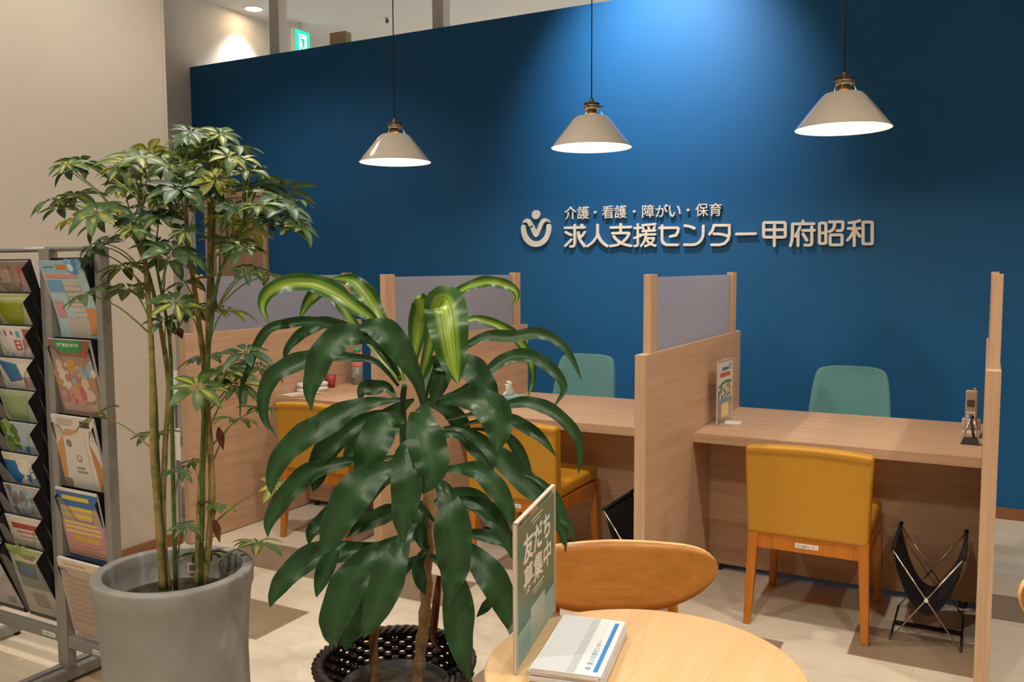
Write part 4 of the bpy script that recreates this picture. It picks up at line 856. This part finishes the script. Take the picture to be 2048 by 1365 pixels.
def build_tissue():
    p0, p1 = at(996, 806, z=HD), at(1040, 803, z=HD)
    r = thing('tissue_box', (-1.128, 1.035, HD), 'turquoise patterned tissue box with a tissue sticking up on the middle desk', 'tissue box', None, math.radians(75))
    b = MB(); b.box((-0.085, -0.045, 0), (0.085, 0.045, 0.042), mat('tissue_box_blue', '#6fa0a8', 0.5, vary=0.35, scale=35, color2='#a9c4c2')); b.build('carton', r, bevel=0.002)
    rows = []
    for i in range(7):
        t = i/6; rows.append([(-0.045*(1-t*0.75)+0.09*(1-t*0.75)*j/8, 0.014*math.sin(j*1.9+i*1.3)*(0.4+t), 0.042+0.085*t*(1-0.25*abs(j-4)/4)) for j in range(9)])
    b = MB(); b.grid(rows, PAPER); b.build('tissue', r, solid=0.002)
    # far left desk: bottle, cup, white case, leaflets
    p = at(715, 769, z=HD)
    r = thing('water_bottle', (-2.40, 1.30, HD), 'pink topped bottle with grey lower half on the far left desk', 'bottle')
    b = MB(); b.lathe([(0.036, 0), (0.039, 0.004), (0.039, 0.118)], mat('bottle_grey', '#75706f', 0.4), 32); b.build('body', r)
    b = MB(); b.lathe([(0.039, 0.118), (0.041, 0.125), (0.041, 0.19), (0.036, 0.205), (0.02, 0.208)], mat('bottle_pink', '#e08a78', 0.45), 32); b.build('sleeve', r)
    b = MB(); b.lathe([(0.021, 0.207), (0.022, 0.228), (0.018, 0.236), (0, 0.236)], mat('bottle_teal', '#3f9f92', 0.45), 24); b.build('cap', r)
    b = MB(); b.box((-0.006, -0.0445, 0.15), (0.004, -0.040, 0.175), mat('bottle_latch', '#a8483c', 0.5)); b.build('latch', r)
    b = MB()
    for i, wd in enumerate((0.03, 0.024, 0.03)): b.box((-wd/2+0.008, -0.0405, 0.075-0.012*i), (wd/2+0.008, -0.0385, 0.079-0.012*i), WHITE_PL)
    b.build('lettering', r)
    r = thing('paper_cup', (-2.452, 1.10, HD), 'dark red paper cup on the far left desk, left of the bottle', 'cup')
    b = MB(); b.lathe([(0.026, 0), (0.037, 0.088)], mat('cup_red', '#8f1f2c', 0.5, vary=0.5, scale=40, color2='#b5535a'), 32); b.lathe([(0.0, 0.01), (0.025, 0.01), (0.0355, 0.088)], PAPER, 32); b.build('cup_body', r)
    b = MB(); b.tube([(0.0375*math.cos(2*PI*i/24), 0.0375*math.sin(2*PI*i/24), 0.089) for i in range(25)], 0.0022, PAPER, 6); b.build('rim', r)
    r = thing('glasses_case', (-2.428, 0.90, HD), 'white rounded case on the far left desk before the red cup', 'case', None, math.radians(70))
    b = MB(); b.box((-0.095, -0.035, 0), (0.095, 0.035, 0.03), WHITE_PL); b.build('case_bottom', r, bevel=0.014, seg=3); b = MB(); b.box((-0.095, -0.035, 0.031), (0.095, 0.035, 0.06), WHITE_PL); b.build('lid', r, bevel=0.016, seg=3)
    for k, (dx, dy, rz, cc, lab) in enumerate(((-2.42, 0.80, 1.45, '#dcb7ac', 'pink leaflet lying on the far left desk near its front edge'), (-2.405, 0.77, 1.52, '#d8d3cc', 'white leaflet lying on the pink one on the far left desk'))):
        r = thing('leaflet', (dx, dy, HD+0.0005+0.003*k), lab, 'leaflet', None, rz); b = MB(); b.box((-0.11, -0.075, 0), (0.11, 0.075, 0.002), colormat(cc)); b.build('sheet', r)
        b = MB(); b.box((-0.09, -0.06, 0.002), (0.05, -0.02, 0.0024), colormat('#c9837a')); b.build('print', r)
build_tissue()
# white cable boxes on the plaster wall's end, beside the far left partition
r = thing('outlet_box', (LX+0.006, -0.012, 0.66), 'white outlet boxes on the plaster wall edge beside the left partition', 'outlet')
b = MB(); b.box((0, -0.02, 0.10), (0.018, 0.0, 0.28), WHITE_PL); b.box((0, -0.02, -0.20), (0.022, 0.0, -0.03), WHITE_PL); b.build('cover', r, bevel=0.003)
b = MB(); b.box((0.002, -0.012, -0.03), (0.010, -0.004, 0.10), ALU_DARK); b.box((0.002, -0.012, -0.6), (0.010, -0.004, -0.20), ALU); b.build('conduit', r)

# ------------------------------------------------------------------ corn plant (dracaena) in a wicker basket
DR_OLD = leaf_mat('corn_leaf', '#1b3a1c', '#2a5029', '#54804a', 0.25, rough=0.42)
DR_NEW = leaf_mat('corn_leaf_striped', '#24481a', '#3a6626', '#a9c43f', 0.9)
DR_BASE = at(790, 1350, depth=2.46); DRX, DRY = DR_BASE.x, DR_BASE.y
def blade(mb, pts, widths, m, fold=0.16, wave=0.05, roll=0.0, n=5, C=6, up_mix=0.35, droop=0.0):
    """Ribbon leaf through world points; widths per control point (metres)."""
    P4 = smooth_pts([(p.x, p.y, p.z, w) for p, w in zip(pts, widths)], n)
    P = [Vector(q[:3]) for q in P4]; W = [max(q[3], 0.0008) for q in P4]; N = len(P); rows = []; ph = rnd.random()*6
    prev = None
    for i in range(N):
        t = (P[min(i+1, N-1)] - P[max(i-1, 0)]).normalized()
        nrm = ((CAM-P[i]).normalized() + Vector((0, 0, up_mix))).normalized()
        s = t.cross(nrm)
        if s.length < 0.15 and prev is not None: s = prev.copy()
        s = (s - t*s.dot(t)).normalized()
        if prev is not None:
            if s.dot(prev) < 0: s = -s
            s = (s*0.6 + prev*0.4).normalized()
        prev = s
        if roll: s = (Matrix.Rotation(roll, 3, t) @ s)
        nn = s.cross(t)
        if nn.dot(CAM-P[i]) < 0: nn = -nn
        row = []
        for j in range(C+1):
            u = -1+2*j/C
            off = -fold*W[i]*(1-abs(u)) + (wave*W[i]*math.sin(i*0.8+ph+(0 if u > 0 else 1.5))*abs(u)**2)
            row.append(P[i] + s*(u*W[i]/2) + nn*off)
        rows.append(row)
    mb.grid(rows, m, True, lambda i, j: (j/C, i/max(1, N-1)))
A_, B_ = (500, 540), (500, 900); K_ = 700/2048
DEP0 = 2.42
LEAVES = [  # crown ('t' upper / 'l' lower), crop, width, kind, [(u, v, depth offset)]
 ('t', A_, 118, 'n', [(880,650,0),(800,440,.0),(715,290,-.02),(600,205,-.03),(480,120,-.03),(360,75,-.03),(200,80,-.03),(100,140,-.02),(72,220,-.02),(112,315,-.02)]),
 ('t', A_, 112, 'n', [(880,650,.05),(640,360,.12),(520,180,.17),(450,105,.19),(395,130,.2),(330,200,.2),(292,292,.2)]),
 ('t', A_, 128, 'n', [(900,650,.05),(820,420,.1),(745,260,.13),(690,160,.14),(620,80,.15),(560,52,.16),(475,50,.17)]),
 ('t', A_, 165, 'n2', [(1015,805,-.05),(985,660,-.07),(905,510,-.09),(830,400,-.1),(760,345,-.1),(690,335,-.1),(640,352,-.11)]),
 ('t', A_, 130, 'n', [(940,640,0),(965,480,0),(985,330,-.01),(1005,220,-.03),(985,165,-.05),(1000,160,-.08)]),
 ('t', A_, 235, 'n', [(1000,640,-.02),(1060,400,-.04),(1090,230,-.08),(1120,178,-.13),(1145,230,-.17),(1162,340,-.19),(1180,480,-.2),(1200,590,-.2),(1217,668,-.2)]),
 ('t', A_, 75, 'n', [(1010,600,.05),(1090,340,.1),(1150,180,.15),(1250,110,.17),(1340,75,.18),(1420,68,.18),(1500,88,.18),(1552,120,.18),(1562,165,.18),(1532,215,.18)]),
 ('t', A_, 70, 'n', [(1050,600,.0),(1180,380,.04),(1290,290,.07),(1400,305,.09),(1500,350,.1),(1580,420,.11),(1640,530,.11),(1655,640,.11),(1620,765,.11)]),
 ('t', A_, 78, 'o', [(1060,650,.02),(1180,500,.03),(1300,425,.04),(1400,385,.05),(1540,390,.05),(1680,370,.05),(1810,425,.05),(1890,530,.05),(1940,645,.05)]),
 ('t', A_, 88, 'n2', [(1080,760,.0),(1240,700,.02),(1370,610,.03),(1480,530,.04),(1580,500,.05),(1690,525,.05),(1790,605,.05),(1838,700,.05),(1775,805,.05)]),
 ('t', A_, 158, 'o', [(870,620,0),(790,470,-.04),(700,390,-.08),(600,375,-.11),(500,410,-.13),(420,500,-.14),(375,620,-.14),(350,720,-.14),(362,825,-.14)]),
 ('t', A_, 112, 'o', [(870,680,0),(740,540,-.02),(580,510,-.04),(420,500,-.05),(310,530,-.06),(200,570,-.06),(120,640,-.06),(80,740,-.06),(85,870,-.06),(150,972,-.06)]),
 ('t', A_, 66, 'n2', [(880,620,.05),(740,430,.07),(620,350,.08),(500,320,.09),(380,300,.09),(240,310,.09),(120,340,.09),(40,440,.09),(0,560,.09),(-50,690,.08),(-58,860,.08)]),
 ('t', A_, 84, 'o', [(880,640,.08),(740,440,.14),(600,345,.16),(440,310,.18),(350,345,.18),(270,400,.18),(215,470,.18),(198,548,.18)]),
 ('t', A_, 155, 'o', [(880,760,0),(770,770,-.03),(650,790,-.06),(520,850,-.08),(390,930,-.1),(260,1010,-.1),(170,1120,-.1),(125,1230,-.1),(125,1318,-.1)]),
 ('t', A_, 105, 'o', [(860,760,.0),(800,690,.02),(720,690,.02),(660,700,.01),(640,770,.0)]),
 ('l', A_, 150, 'o', [(860,850,0),(740,850,-.01),(590,920,-.03),(480,1010,-.04),(410,1130,-.05),(390,1230,-.05),(368,1300,-.05)]),
 ('l', A_, 200, 'o', [(910,890,-.02),(830,870,-.05),(765,930,-.08),(710,1050,-.1),(670,1170,-.1),(640,1275,-.1)]),
 ('t', A_, 215, 'o', [(960,830,-.05),(1000,815,-.12),(1005,900,-.18),(1035,1020,-.21),(1065,1130,-.22),(1050,1230,-.22),(1010,1310,-.2)]),
 ('l', A_, 172, 'o', [(960,1000,-.08),(915,1030,-.16),(905,1130,-.2),(918,1240,-.22),(908,1360,-.22),(890,1480,-.22),(905,1605,-.21)]),
 ('t', A_, 195, 'o', [(1090,790,-.03),(1200,755,-.08),(1320,760,-.12),(1410,810,-.15),(1450,900,-.16),(1452,990,-.16),(1442,1068,-.16)]),
 ('t', A_, 160, 'o', [(1080,740,0),(1160,610,-.02),(1240,550,-.04),(1310,590,-.06),(1370,670,-.06),(1415,740,-.06),(1445,800,-.06)]),
 ('t', A_, 115, 'o', [(1020,760,.02),(1090,600,.0),(1125,550,-.02),(1118,640,-.03),(1085,730,-.03),(1062,815,-.03)]),
 ('t', A_, 115, 'o', [(1000,730,.04),(1030,620,.06),(1100,540,.08),(1180,560,.08)]),
 ('l', A_, 85, 'o', [(1150,880,0),(1350,830,.02),(1500,790,.03),(1620,775,.03),(1730,805,.03),(1840,880,.03),(1915,980,.03),(1935,1090,.03),(1920,1195,.03)]),
 ('l', A_, 85, 'o', [(1180,920,.05),(1380,880,.08),(1530,880,.1),(1630,930,.1),(1720,1000,.1),(1792,1095,.1)]),
 ('l', A_, 145, 'o', [(1130,930,0),(1240,930,-.03),(1360,1010,-.05),(1480,1110,-.06),(1600,1230,-.06),(1700,1310,-.06),(1770,1420,-.05),(1830,1530,-.05),(1845,1655,-.05)]),
 ('l', A_, 125, 'o', [(1090,1180,-.02),(1190,1165,-.06),(1310,1170,-.09),(1410,1240,-.1),(1480,1340,-.1),(1520,1420,-.1),(1535,1500,-.1)]),
 ('l', A_, 80, 'o', [(1300,930,.04),(1480,960,.06),(1570,1060,.07),(1620,1180,.07),(1650,1310,.07)]),
 ('l', B_, 205, 'o', [(960,60,-.05),(850,90,-.1),(740,140,-.14),(640,220,-.17),(560,330,-.18),(500,440,-.18),(450,545,-.17),(405,625,-.17)]),
 ('l', B_, 122, 'o', [(880,40,0),(640,60,-.04),(470,90,-.06),(340,140,-.07),(230,240,-.08),(150,350,-.08),(110,430,-.08),(104,512,-.08)]),
 ('l', B_, 120, 'o', [(860,160,.05),(720,210,.1),(600,260,.12),(490,370,.12),(400,440,.12),(355,490,.11),(345,562,.11)]),
 ('l', B_, 152, 'o', [(980,520,0),(800,560,0),(620,590,0),(440,600,-.02),(300,660,-.03),(200,760,-.04),(140,850,-.04),(118,922,-.04)]),
 ('l', B_, 105, 'o', [(560,540,-.04),(500,580,-.06),(450,680,-.07),(410,780,-.07),(388,865,-.07)]),
 ('l', B_, 205, 'o', [(960,500,-.02),(820,550,-.07),(690,640,-.11),(600,760,-.13),(530,890,-.14),(490,1010,-.14),(482,1090,-.13),(508,1155,-.13)]),
 ('l', B_, 190, 'o', [(970,420,-.05),(905,520,-.12),(850,640,-.16),(800,770,-.18),(750,900,-.18),(700,1010,-.17),(665,1105,-.16)]),
 ('l', B_, 165, 'o', [(880,640,.02),(760,760,0),(680,880,-.02),(610,1000,-.02),(570,1100,-.02),(562,1180,-.02)]),
 ('l', B_, 205, 'o', [(1060,170,-.06),(1120,215,-.13),(1170,320,-.17),(1185,450,-.19),(1190,570,-.19),(1195,700,-.18),(1175,800,-.18),(1160,935,-.17)]),
 ('l', B_, 122, 'o', [(1120,280,0),(1260,300,-.02),(1370,340,-.04),(1450,430,-.05),(1500,520,-.05),(1535,640,-.05)]),
 ('l', B_, 175, 'o', [(1080,560,-.02),(1220,570,-.05),(1330,640,-.08),(1420,760,-.1),(1490,890,-.1),(1525,1000,-.1),(1520,1085,-.1)]),
 ('l', B_, 178, 'o', [(1050,620,-.05),(1140,680,-.1),(1200,800,-.13),(1220,940,-.14),(1225,1080,-.14),(1250,1220,-.14),(1290,1370,-.13)]),
 ('l', B_, 85, 'o', [(1120,520,.04),(1260,495,.06),(1390,505,.07),(1480,540,.07),(1560,610,.07)]),
 ('l', B_, 62, 'o', [(1420,800,-.04),(1405,880,-.05),(1370,930,-.05),(1325,980,-.05)]),
 ('l', B_, 100, 'o', [(1020,620,.03),(940,660,.03),(850,740,.03),(790,790,.03),(735,805,.03)]),
 ('l', B_, 85, 'o', [(1050,560,-.03),(985,660,-.05),(1000,770,-.05),(1025,850,-.05)]),
 ('l', B_, 62, 'o', [(1600,140,-.05),(1700,190,-.06),(1780,270,-.06),(1830,390,-.06),(1870,450,-.06),(1900,540,-.06)]),
 ('l', B_, 120, 'o', [(1040,300,.06),(900,350,.1),(780,380,.12),(660,440,.13),(560,520,.12)]),
 ('l', B_, 130, 'o', [(1020,260,.08),(1000,120,.1),(880,110,.12),(760,190,.14),(700,330,.13)]),
 ('l', B_, 140, 'o', [(1060,330,.08),(1180,260,.12),(1320,300,.14),(1420,400,.14),(1500,540,.13)]),
 ('l', A_, 130, 'o', [(1010,1000,.08),(880,930,.1),(720,950,.12),(600,1040,.13),(540,1160,.12)]),
 ('l', A_, 130, 'o', [(1060,1000,.08),(1180,950,.1),(1300,1000,.12),(1380,1120,.12),(1430,1260,.12)]),
 ('t', A_, 120, 'o', [(960,760,.06),(860,820,.1),(760,900,.12),(690,1020,.12)]),
 ('t', A_, 130, 'o', [(1000,760,.06),(1130,800,.1),(1230,890,.12),(1290,1010,.12)]),
 ('l', B_, 90, 'o', [(1080,420,.0),(1000,340,-.03),(985,430,-.06),(1010,540,-.06),(1040,600,-.06)]),
]
def corn_plant():
    r = thing('corn_plant', (DRX, DRY, 0), 'broad-leaved corn plant with striped young leaves in a dark wicker basket', 'potted plant')
    o = Vector((DRX, DRY, 0))
    def loc(mb): mb.v = [(x-o.x, y-o.y, z) for x, y, z in mb.v]; return mb
    crowns = {'t': MB(), 'l': MB()}
    for crown, (ox, oy), wpx, kind, pts in LEAVES:
        P = [at(ox+u*K_, oy+v*K_, depth=DEP0+dd) for u, v, dd in pts]
        n = len(P); ws = []
        for i in range(n):
            t = i/(n-1)
            prof = (0.16 + 0.84*min(1, (t/0.42))**1.3) if t < 0.42 else max(0.0, 1-((t-0.42)/0.58)**2.4)
            ws.append(max(0.02, prof)*wpx*K_*DEP0/PX_F)
        ws[-1] = 0.002
        blade(crowns[crown], P, ws, DR_NEW if kind[0] == 'n' and kind != 'n2' else DR_OLD, fold=0.14 if wpx > 120 else 0.2, wave=0.10)
    for key, mb in crowns.items(): loc(mb).build('foliage', r)
    def P(u, v, org=B_, d=DEP0+0.04): return at(org[0]+u*K_, org[1]+v*K_, depth=d)
    b = MB(); b.tube(smooth_pts([tuple(P(u, v)) for u, v in ((978,1400),(985,1300),(1000,1150),(1020,1000),(1030,850),(1035,650),(1040,420),(1045,200),(1050,60),(1050,-60))], 3), [0.0]*0 or [0.0165+0.003*math.sin(i*2.1) for i in range(28)], BARK, 14); loc(b).build('trunk', r)
    b = MB(); b.tube(smooth_pts([tuple(P(u, v, d=DEP0+0.10)) for u, v in ((725,1400),(728,1250),(722,1120),(760,950),(830,750),(880,560),(905,300))], 3), [0.0125+0.002*math.sin(i*2.3) for i in range(19)], BARK, 14); loc(b).build('trunk', r)
    b = MB(); b.tube(smooth_pts([tuple(P(u, v, d=DEP0+0.10-0.08*(260-v)/640)) for u, v in ((905,300),(900,0),(895,-200),(895,-300),(905,-380))], 3), [0.0125-0.0004*i for i in range(13)], DR_OLD, 12); loc(b).build('green_stem', r)
    b = MB(); pts = [P(u, v, d=DEP0+0.1) for u, v in ((1105,740),(1095,850),(1078,1000),(1072,1100),(1118,1190))]
    blade(b, pts, [0.012, 0.02, 0.024, 0.02, 0.004], DEAD, 0.25, 0.1); dl = loc(b).build('dry_leaf', r); tag(dl, 'brown dried hanging leaf')
    b = MB()
    for u, v in ((372, 628), (1160, 915), (120, 918)):
        q = P(u, v, d=DEP0-0.16 if u > 200 else DEP0-0.04); b.poly([q + CR*0.008*math.cos(2*PI*i/8) + CU*0.004*math.sin(2*PI*i/8) for i in range(8)], TIP)
    # basket
    R0, HB = 0.212, 0.375
    def rad(z): return R0*(0.86+0.14*(z/HB))
    b = MB(); n = 60
    for k in range(26):
        z = 0.01 + (HB-0.02)*k/25; ph = PI*(k % 2)
        b.tube([((rad(z)+0.006*math.cos(n/2*2*PI*i/(n*4)*1.0+ph))*math.cos(2*PI*i/(n*4)), (rad(z)+0.006*math.cos(n/2*2*PI*i/(n*4)+ph))*math.sin(2*PI*i/(n*4)), z) for i in range(n*4+1)], 0.0074, WICKER, 5, cap=False)
    b.build('basket_weave', r)
    for i in range(40):
        a = 2*PI*i/40; b = MB() if i == 0 else b; b.tube([(rad(0)*math.cos(a), rad(0)*math.sin(a), 0.0), (rad(HB)*math.cos(a), rad(HB)*math.sin(a), HB)], 0.004, WICKER, 6)
    b.build('basket_stakes', r)
    b = MB()
    for k in range(3):
        b.tube([((rad(HB)+0.010*math.cos(18*2*PI*i/160+k*2*PI/3))*math.cos(2*PI*i/160), (rad(HB)+0.010*math.cos(18*2*PI*i/160+k*2*PI/3))*math.sin(2*PI*i/160), HB+0.004+0.009*math.sin(18*2*PI*i/160+k*2*PI/3)) for i in range(161)], 0.0075, WICKER, 7, cap=False)
    b.build('basket_rim', r)
    b = MB(); b.lathe([(0.10, 0.005), (0.148, HB-0.07), (0.156, HB-0.066), (0.156, HB-0.06), (0.146, HB-0.06), (0.14, HB-0.1), (0, HB-0.09)], BLACK_PL, 48); b.build('nursery_pot', r)
    b = MB(); rows = [[(0.142*q/6*math.cos(2*PI*j/28), 0.142*q/6*math.sin(2*PI*j/28), HB-0.082+0.004*rnd.random()) for j in range(29)] for q in range(7)]; b.grid(rows, SOIL); b.build('soil', r)
corn_plant()

# ------------------------------------------------------------------ umbrella plant (schefflera) in a concrete planter
UM = leaf_mat('umbrella_leaf', '#334c22', '#4f6c33', '#b8b550', 0.85, blotch=1, rough=0.5)
UM2 = leaf_mat('umbrella_leaf_dark', '#2a452b', '#426242', '#9ba652', 0.5, blotch=1, rough=0.48)
UM3 = leaf_mat('umbrella_leaf_yellow', '#72802a', '#96983a', '#cdc470', 0.85, blotch=1, rough=0.5)
UDEP = 2.62; UB = at(348, 1140, depth=UDEP); UX, UY = UB.x, UB.y
K6, K3 = 600/1950, 420/862
CL = [(60,240,K6,q) for q in [(240,295,120),(330,285,130),(150,520,130),(290,500,150),(430,600,150),(300,640,120),(480,800,120),(430,850,120),(560,300,130),(640,280,150),(720,245,150),(640,360,140),(810,265,150),
 (900,300,140),(600,430,110),(720,640,120),(850,620,140),(620,960,150),(640,1100,140),(370,1130,130),(930,850,190),(830,800,100),(970,450,180),(850,480,120),(1000,300,130),(1040,75,120),(1000,145,110),(1170,130,130),(1240,95,110),
 (1320,170,150),(1180,240,150),(1290,240,120),(1370,260,110),(1400,330,130),(1210,390,130),(1140,440,140),(1480,430,150),(1540,380,90),(1650,460,160),(1730,520,110),(1680,580,150),(1720,650,130),(1700,710,120),(1400,650,140),(1290,650,120),
 (1240,790,120),(1380,830,130),(1440,720,120),(1010,720,90),(1010,1060,130),(950,1190,150),(1040,1250,130),(1270,1240,150),(1540,1010,120),(1470,970,100),(1180,1250,120),(880,1300,110),(740,470,110),(690,720,110),(1100,560,130),(1500,560,130),(1560,640,130),(1330,560,110),(540,560,110),(1080,330,120),(1000,570,100)]]
CL += [(180,700,K3,q) for q in [(440,155,100),(255,350,80),(600,285,80),(690,70,90),(640,10,90),(525,640,70),(690,795,100),(25,270,70),(470,840,80),(560,90,80),(600,140,90),(370,500,50),(760,560,60),(390,730,50),(420,460,40),(480,30,90),(700,240,70)]]
jr = random.Random(5)
CL += [(60, 240, K6, (u+jr.uniform(-70, 70), v+jr.uniform(-40, 60), rr0*0.9)) for (_, _, k_, (u, v, rr0)) in list(CL[:62:2]) if v < 1000]
STEMS = [('w', 0.0105, [(325,1180),(318,1060),(306,900),(305,760),(300,640),(290,520),(282,380)]), ('w', 0.0095, [(337,1180),(326,1050),(330,900),(337,770),(320,650),(300,560),(268,470)]),
 ('g', 0.0065, [(352,1180),(346,960),(343,800),(340,690),(326,600),(310,520)]), ('g', 0.006, [(334,1180),(318,960),(312,800),(305,690)]),
 ('w', 0.0105, [(394,1175),(400,1020),(408,880),(414,760),(417,650),(420,500),(419,380),(424,310)]), ('w', 0.0105, [(407,1175),(424,1010),(418,860),(408,730),(397,640),(385,550),(373,460),(374,390)]),
 ('g', 0.0075, [(402,1175),(405,1000),(407,850),(418,690),(434,570),(456,510),(490,440)]), ('g', 0.006, [(432,620),(424,540),(428,440),(420,340)])]
def umbrella_plant():
    r = thing('umbrella_plant', (UX, UY, 0), 'tall variegated umbrella plant in a grey concrete planter beside the brochure racks', 'potted plant')
    o = Vector((UX, UY, 0))
    def loc(mb): mb.v = [(x-o.x, y-o.y, z) for x, y, z in mb.v]; return mb
    PTS = []
    for kind, rad, px in STEMS:
        dd = (rnd.random()-0.5)*0.16
        P = [at(x, y, depth=UDEP+dd*min(1, max(0.15, (1180-y)/500))) for x, y in px]; S = smooth_pts([tuple(p) for p in P], 4)
        n = len(S); b = MB(); b.tube(S, [rad*(1-0.45*i/n)*(1+0.06*math.sin(i*1.9)) for i in range(n)], WOODY if kind == 'w' else GREEN_STEM, 10); loc(b).build('stem', r)
        PTS += [(Vector(s), (x_, y_)) for s, (x_, y_) in zip(S, [None]*0 or [(0, 0)]*n)]
    foliage, pet = MB(), MB(); rr_ = random.Random(21)
    def proj(p): d = p-CAM; return 1024+PX_F*d.dot(CR)/d.dot(CF), 682.5-PX_F*d.dot(CU)/d.dot(CF)
    stem_pts = [(s, proj(s)) for s, _ in PTS]
    for ox, oy, k, (u, v, rad) in CL:
        px, py = ox+u*k, oy+v*k; dd = (rr_.random()-0.5)*0.42
        c = at(px, py, depth=UDEP+dd); L = rad*k*(UDEP+dd)/PX_F*1.4
        # petiole from the nearest lower stem point
        best = min(stem_pts, key=lambda q: ((q[1][0]-px)**2 + (q[1][1]-(py+75))**2))
        s0 = best[0]; mid = (s0+c)/2 + Vector((0, 0, 0.02)); pet.tube(smooth_pts([tuple(s0), tuple(mid), tuple(c)], 4), [0.0028, 0.0026, 0.0024, 0.0022, 0.002, 0.0018, 0.0016, 0.0014, 0.0013], PETIOLE, 6)
        out = (c-s0); out.z = 0; out = out.normalized() if out.length > 1e-3 else Vector((0, -1, 0))
        ax = (Vector((0, 0, 1)) + out*0.45 + Vector((rr_.random()-.5, rr_.random()-.5, 0))*0.6 - CF*0.10).normalized()
        e1 = ax.orthogonal().normalized(); e2 = ax.cross(e1); nl = rr_.choice((7, 8, 8, 9)); a0 = rr_.random()*6
        m = UM3 if rr_.random() < 0.13 else (UM2 if rr_.random() < 0.45 else UM)
        for q in range(nl):
            a = a0 + 2*PI*q/nl + (rr_.random()-.5)*0.35; d = e1*math.cos(a)+e2*math.sin(a); l = L*(0.75+0.35*rr_.random()); w = l*0.36; dr = 0.25+0.35*rr_.random()
            pts = []; N = 7
            for i in range(N+1):
                t = i/N; pts.append(c + d*(l*t) + ax*(l*(0.22*t - dr*t*t)))
            rows = []; ph = rr_.random()*6
            for i in range(N+1):
                t = i/N; tt = (t-0.16)/0.84
                ww = 0.0012 if tt <= 0 else max(0.0006, w*0.5*math.sin(PI*min(1, tt**0.85))**0.75)
                tan = (pts[min(i+1, N)]-pts[max(i-1, 0)]).normalized(); sd = tan.cross(ax).normalized(); nn = sd.cross(tan)
                if nn.dot(ax) < 0: nn = -nn
                rows.append([pts[i] + sd*(ww*uu) + nn*(abs(uu)*ww*0.28 + 0.06*ww*math.sin(i*1.4+ph)) for uu in (-1, -0.5, 0, 0.5, 1)])
            foliage.grid(rows, m, True, lambda i, j, N=N: (j/4, i/N))
    loc(foliage).build('foliage', r); loc(pet).build('petioles', r)
    b = MB()
    for px_, py_, ln in ((480, 400, 50), (437, 855, 45), (430, 1040, 45), (356, 655, 22)):
        c = at(px_, py_, depth=UDEP-0.05); blade(b, [c, c+Vector((0.006, 0, -ln*0.0006)), c+Vector((0.012, 0.004, -ln*0.0015))], [0.004, 0.024, 0.002], DEAD, 0.3, 0.1)
    dl = loc(b).build('dry_leaves', r); tag(dl, 'brown dried leaves')
    # concrete planter: waisted cylinder with a rolled rim
    H = 0.585; R = 0.228
    b = MB(); b.lathe([(0.0, 0.0), (0.19, 0.0), (0.2, 0.01), (0.212, 0.12), (0.208, 0.22), (0.206, 0.32), (0.212, 0.44), (0.221, 0.52), (R-0.001, H-0.05), (R, H-0.012), (R, H-0.006), (R-0.002, H-0.0015), (R-0.006, H), (R-0.008, H), (R-0.028, H), (R-0.031, H-0.001), (R-0.033, H-0.005), (R-0.036, H-0.04), (R-0.037, H-0.11), (0.0, H-0.11)], CONCRETE, 96); b.build('planter', r)
    b = MB(); rows = [[(0.188*q/6*math.cos(2*PI*j/32), 0.188*q/6*math.sin(2*PI*j/32), H-0.095+0.008*rnd.random()*(q < 6)) for j in range(33)] for q in range(7)]; b.grid(rows, SOIL); b.build('soil', r)
    # barcode tag inside the rim
    p = at(377, 1152, depth=UDEP+0.15); a = math.atan2(p.y-UY, p.x-UX); rr2 = R-0.040; b = MB()
    def Wl(da, z, dr=0.0): return ((rr2-dr)*math.cos(a+da), (rr2-dr)*math.sin(a+da), z)
    b.poly([Wl(0.075, H-0.082), Wl(-0.075, H-0.082), Wl(-0.075, H-0.045), Wl(0.075, H-0.045)], PAPER2)
    for i in range(9):
        d0 = -0.05+0.0115*i; d1 = d0+0.004+0.004*(i % 2); b.poly([Wl(d1, H-0.072, 0.001), Wl(d0, H-0.072, 0.001), Wl(d0, H-0.054, 0.001), Wl(d1, H-0.054, 0.001)], BLACK_PL)
    b.build('barcode_tag', r)
umbrella_plant()
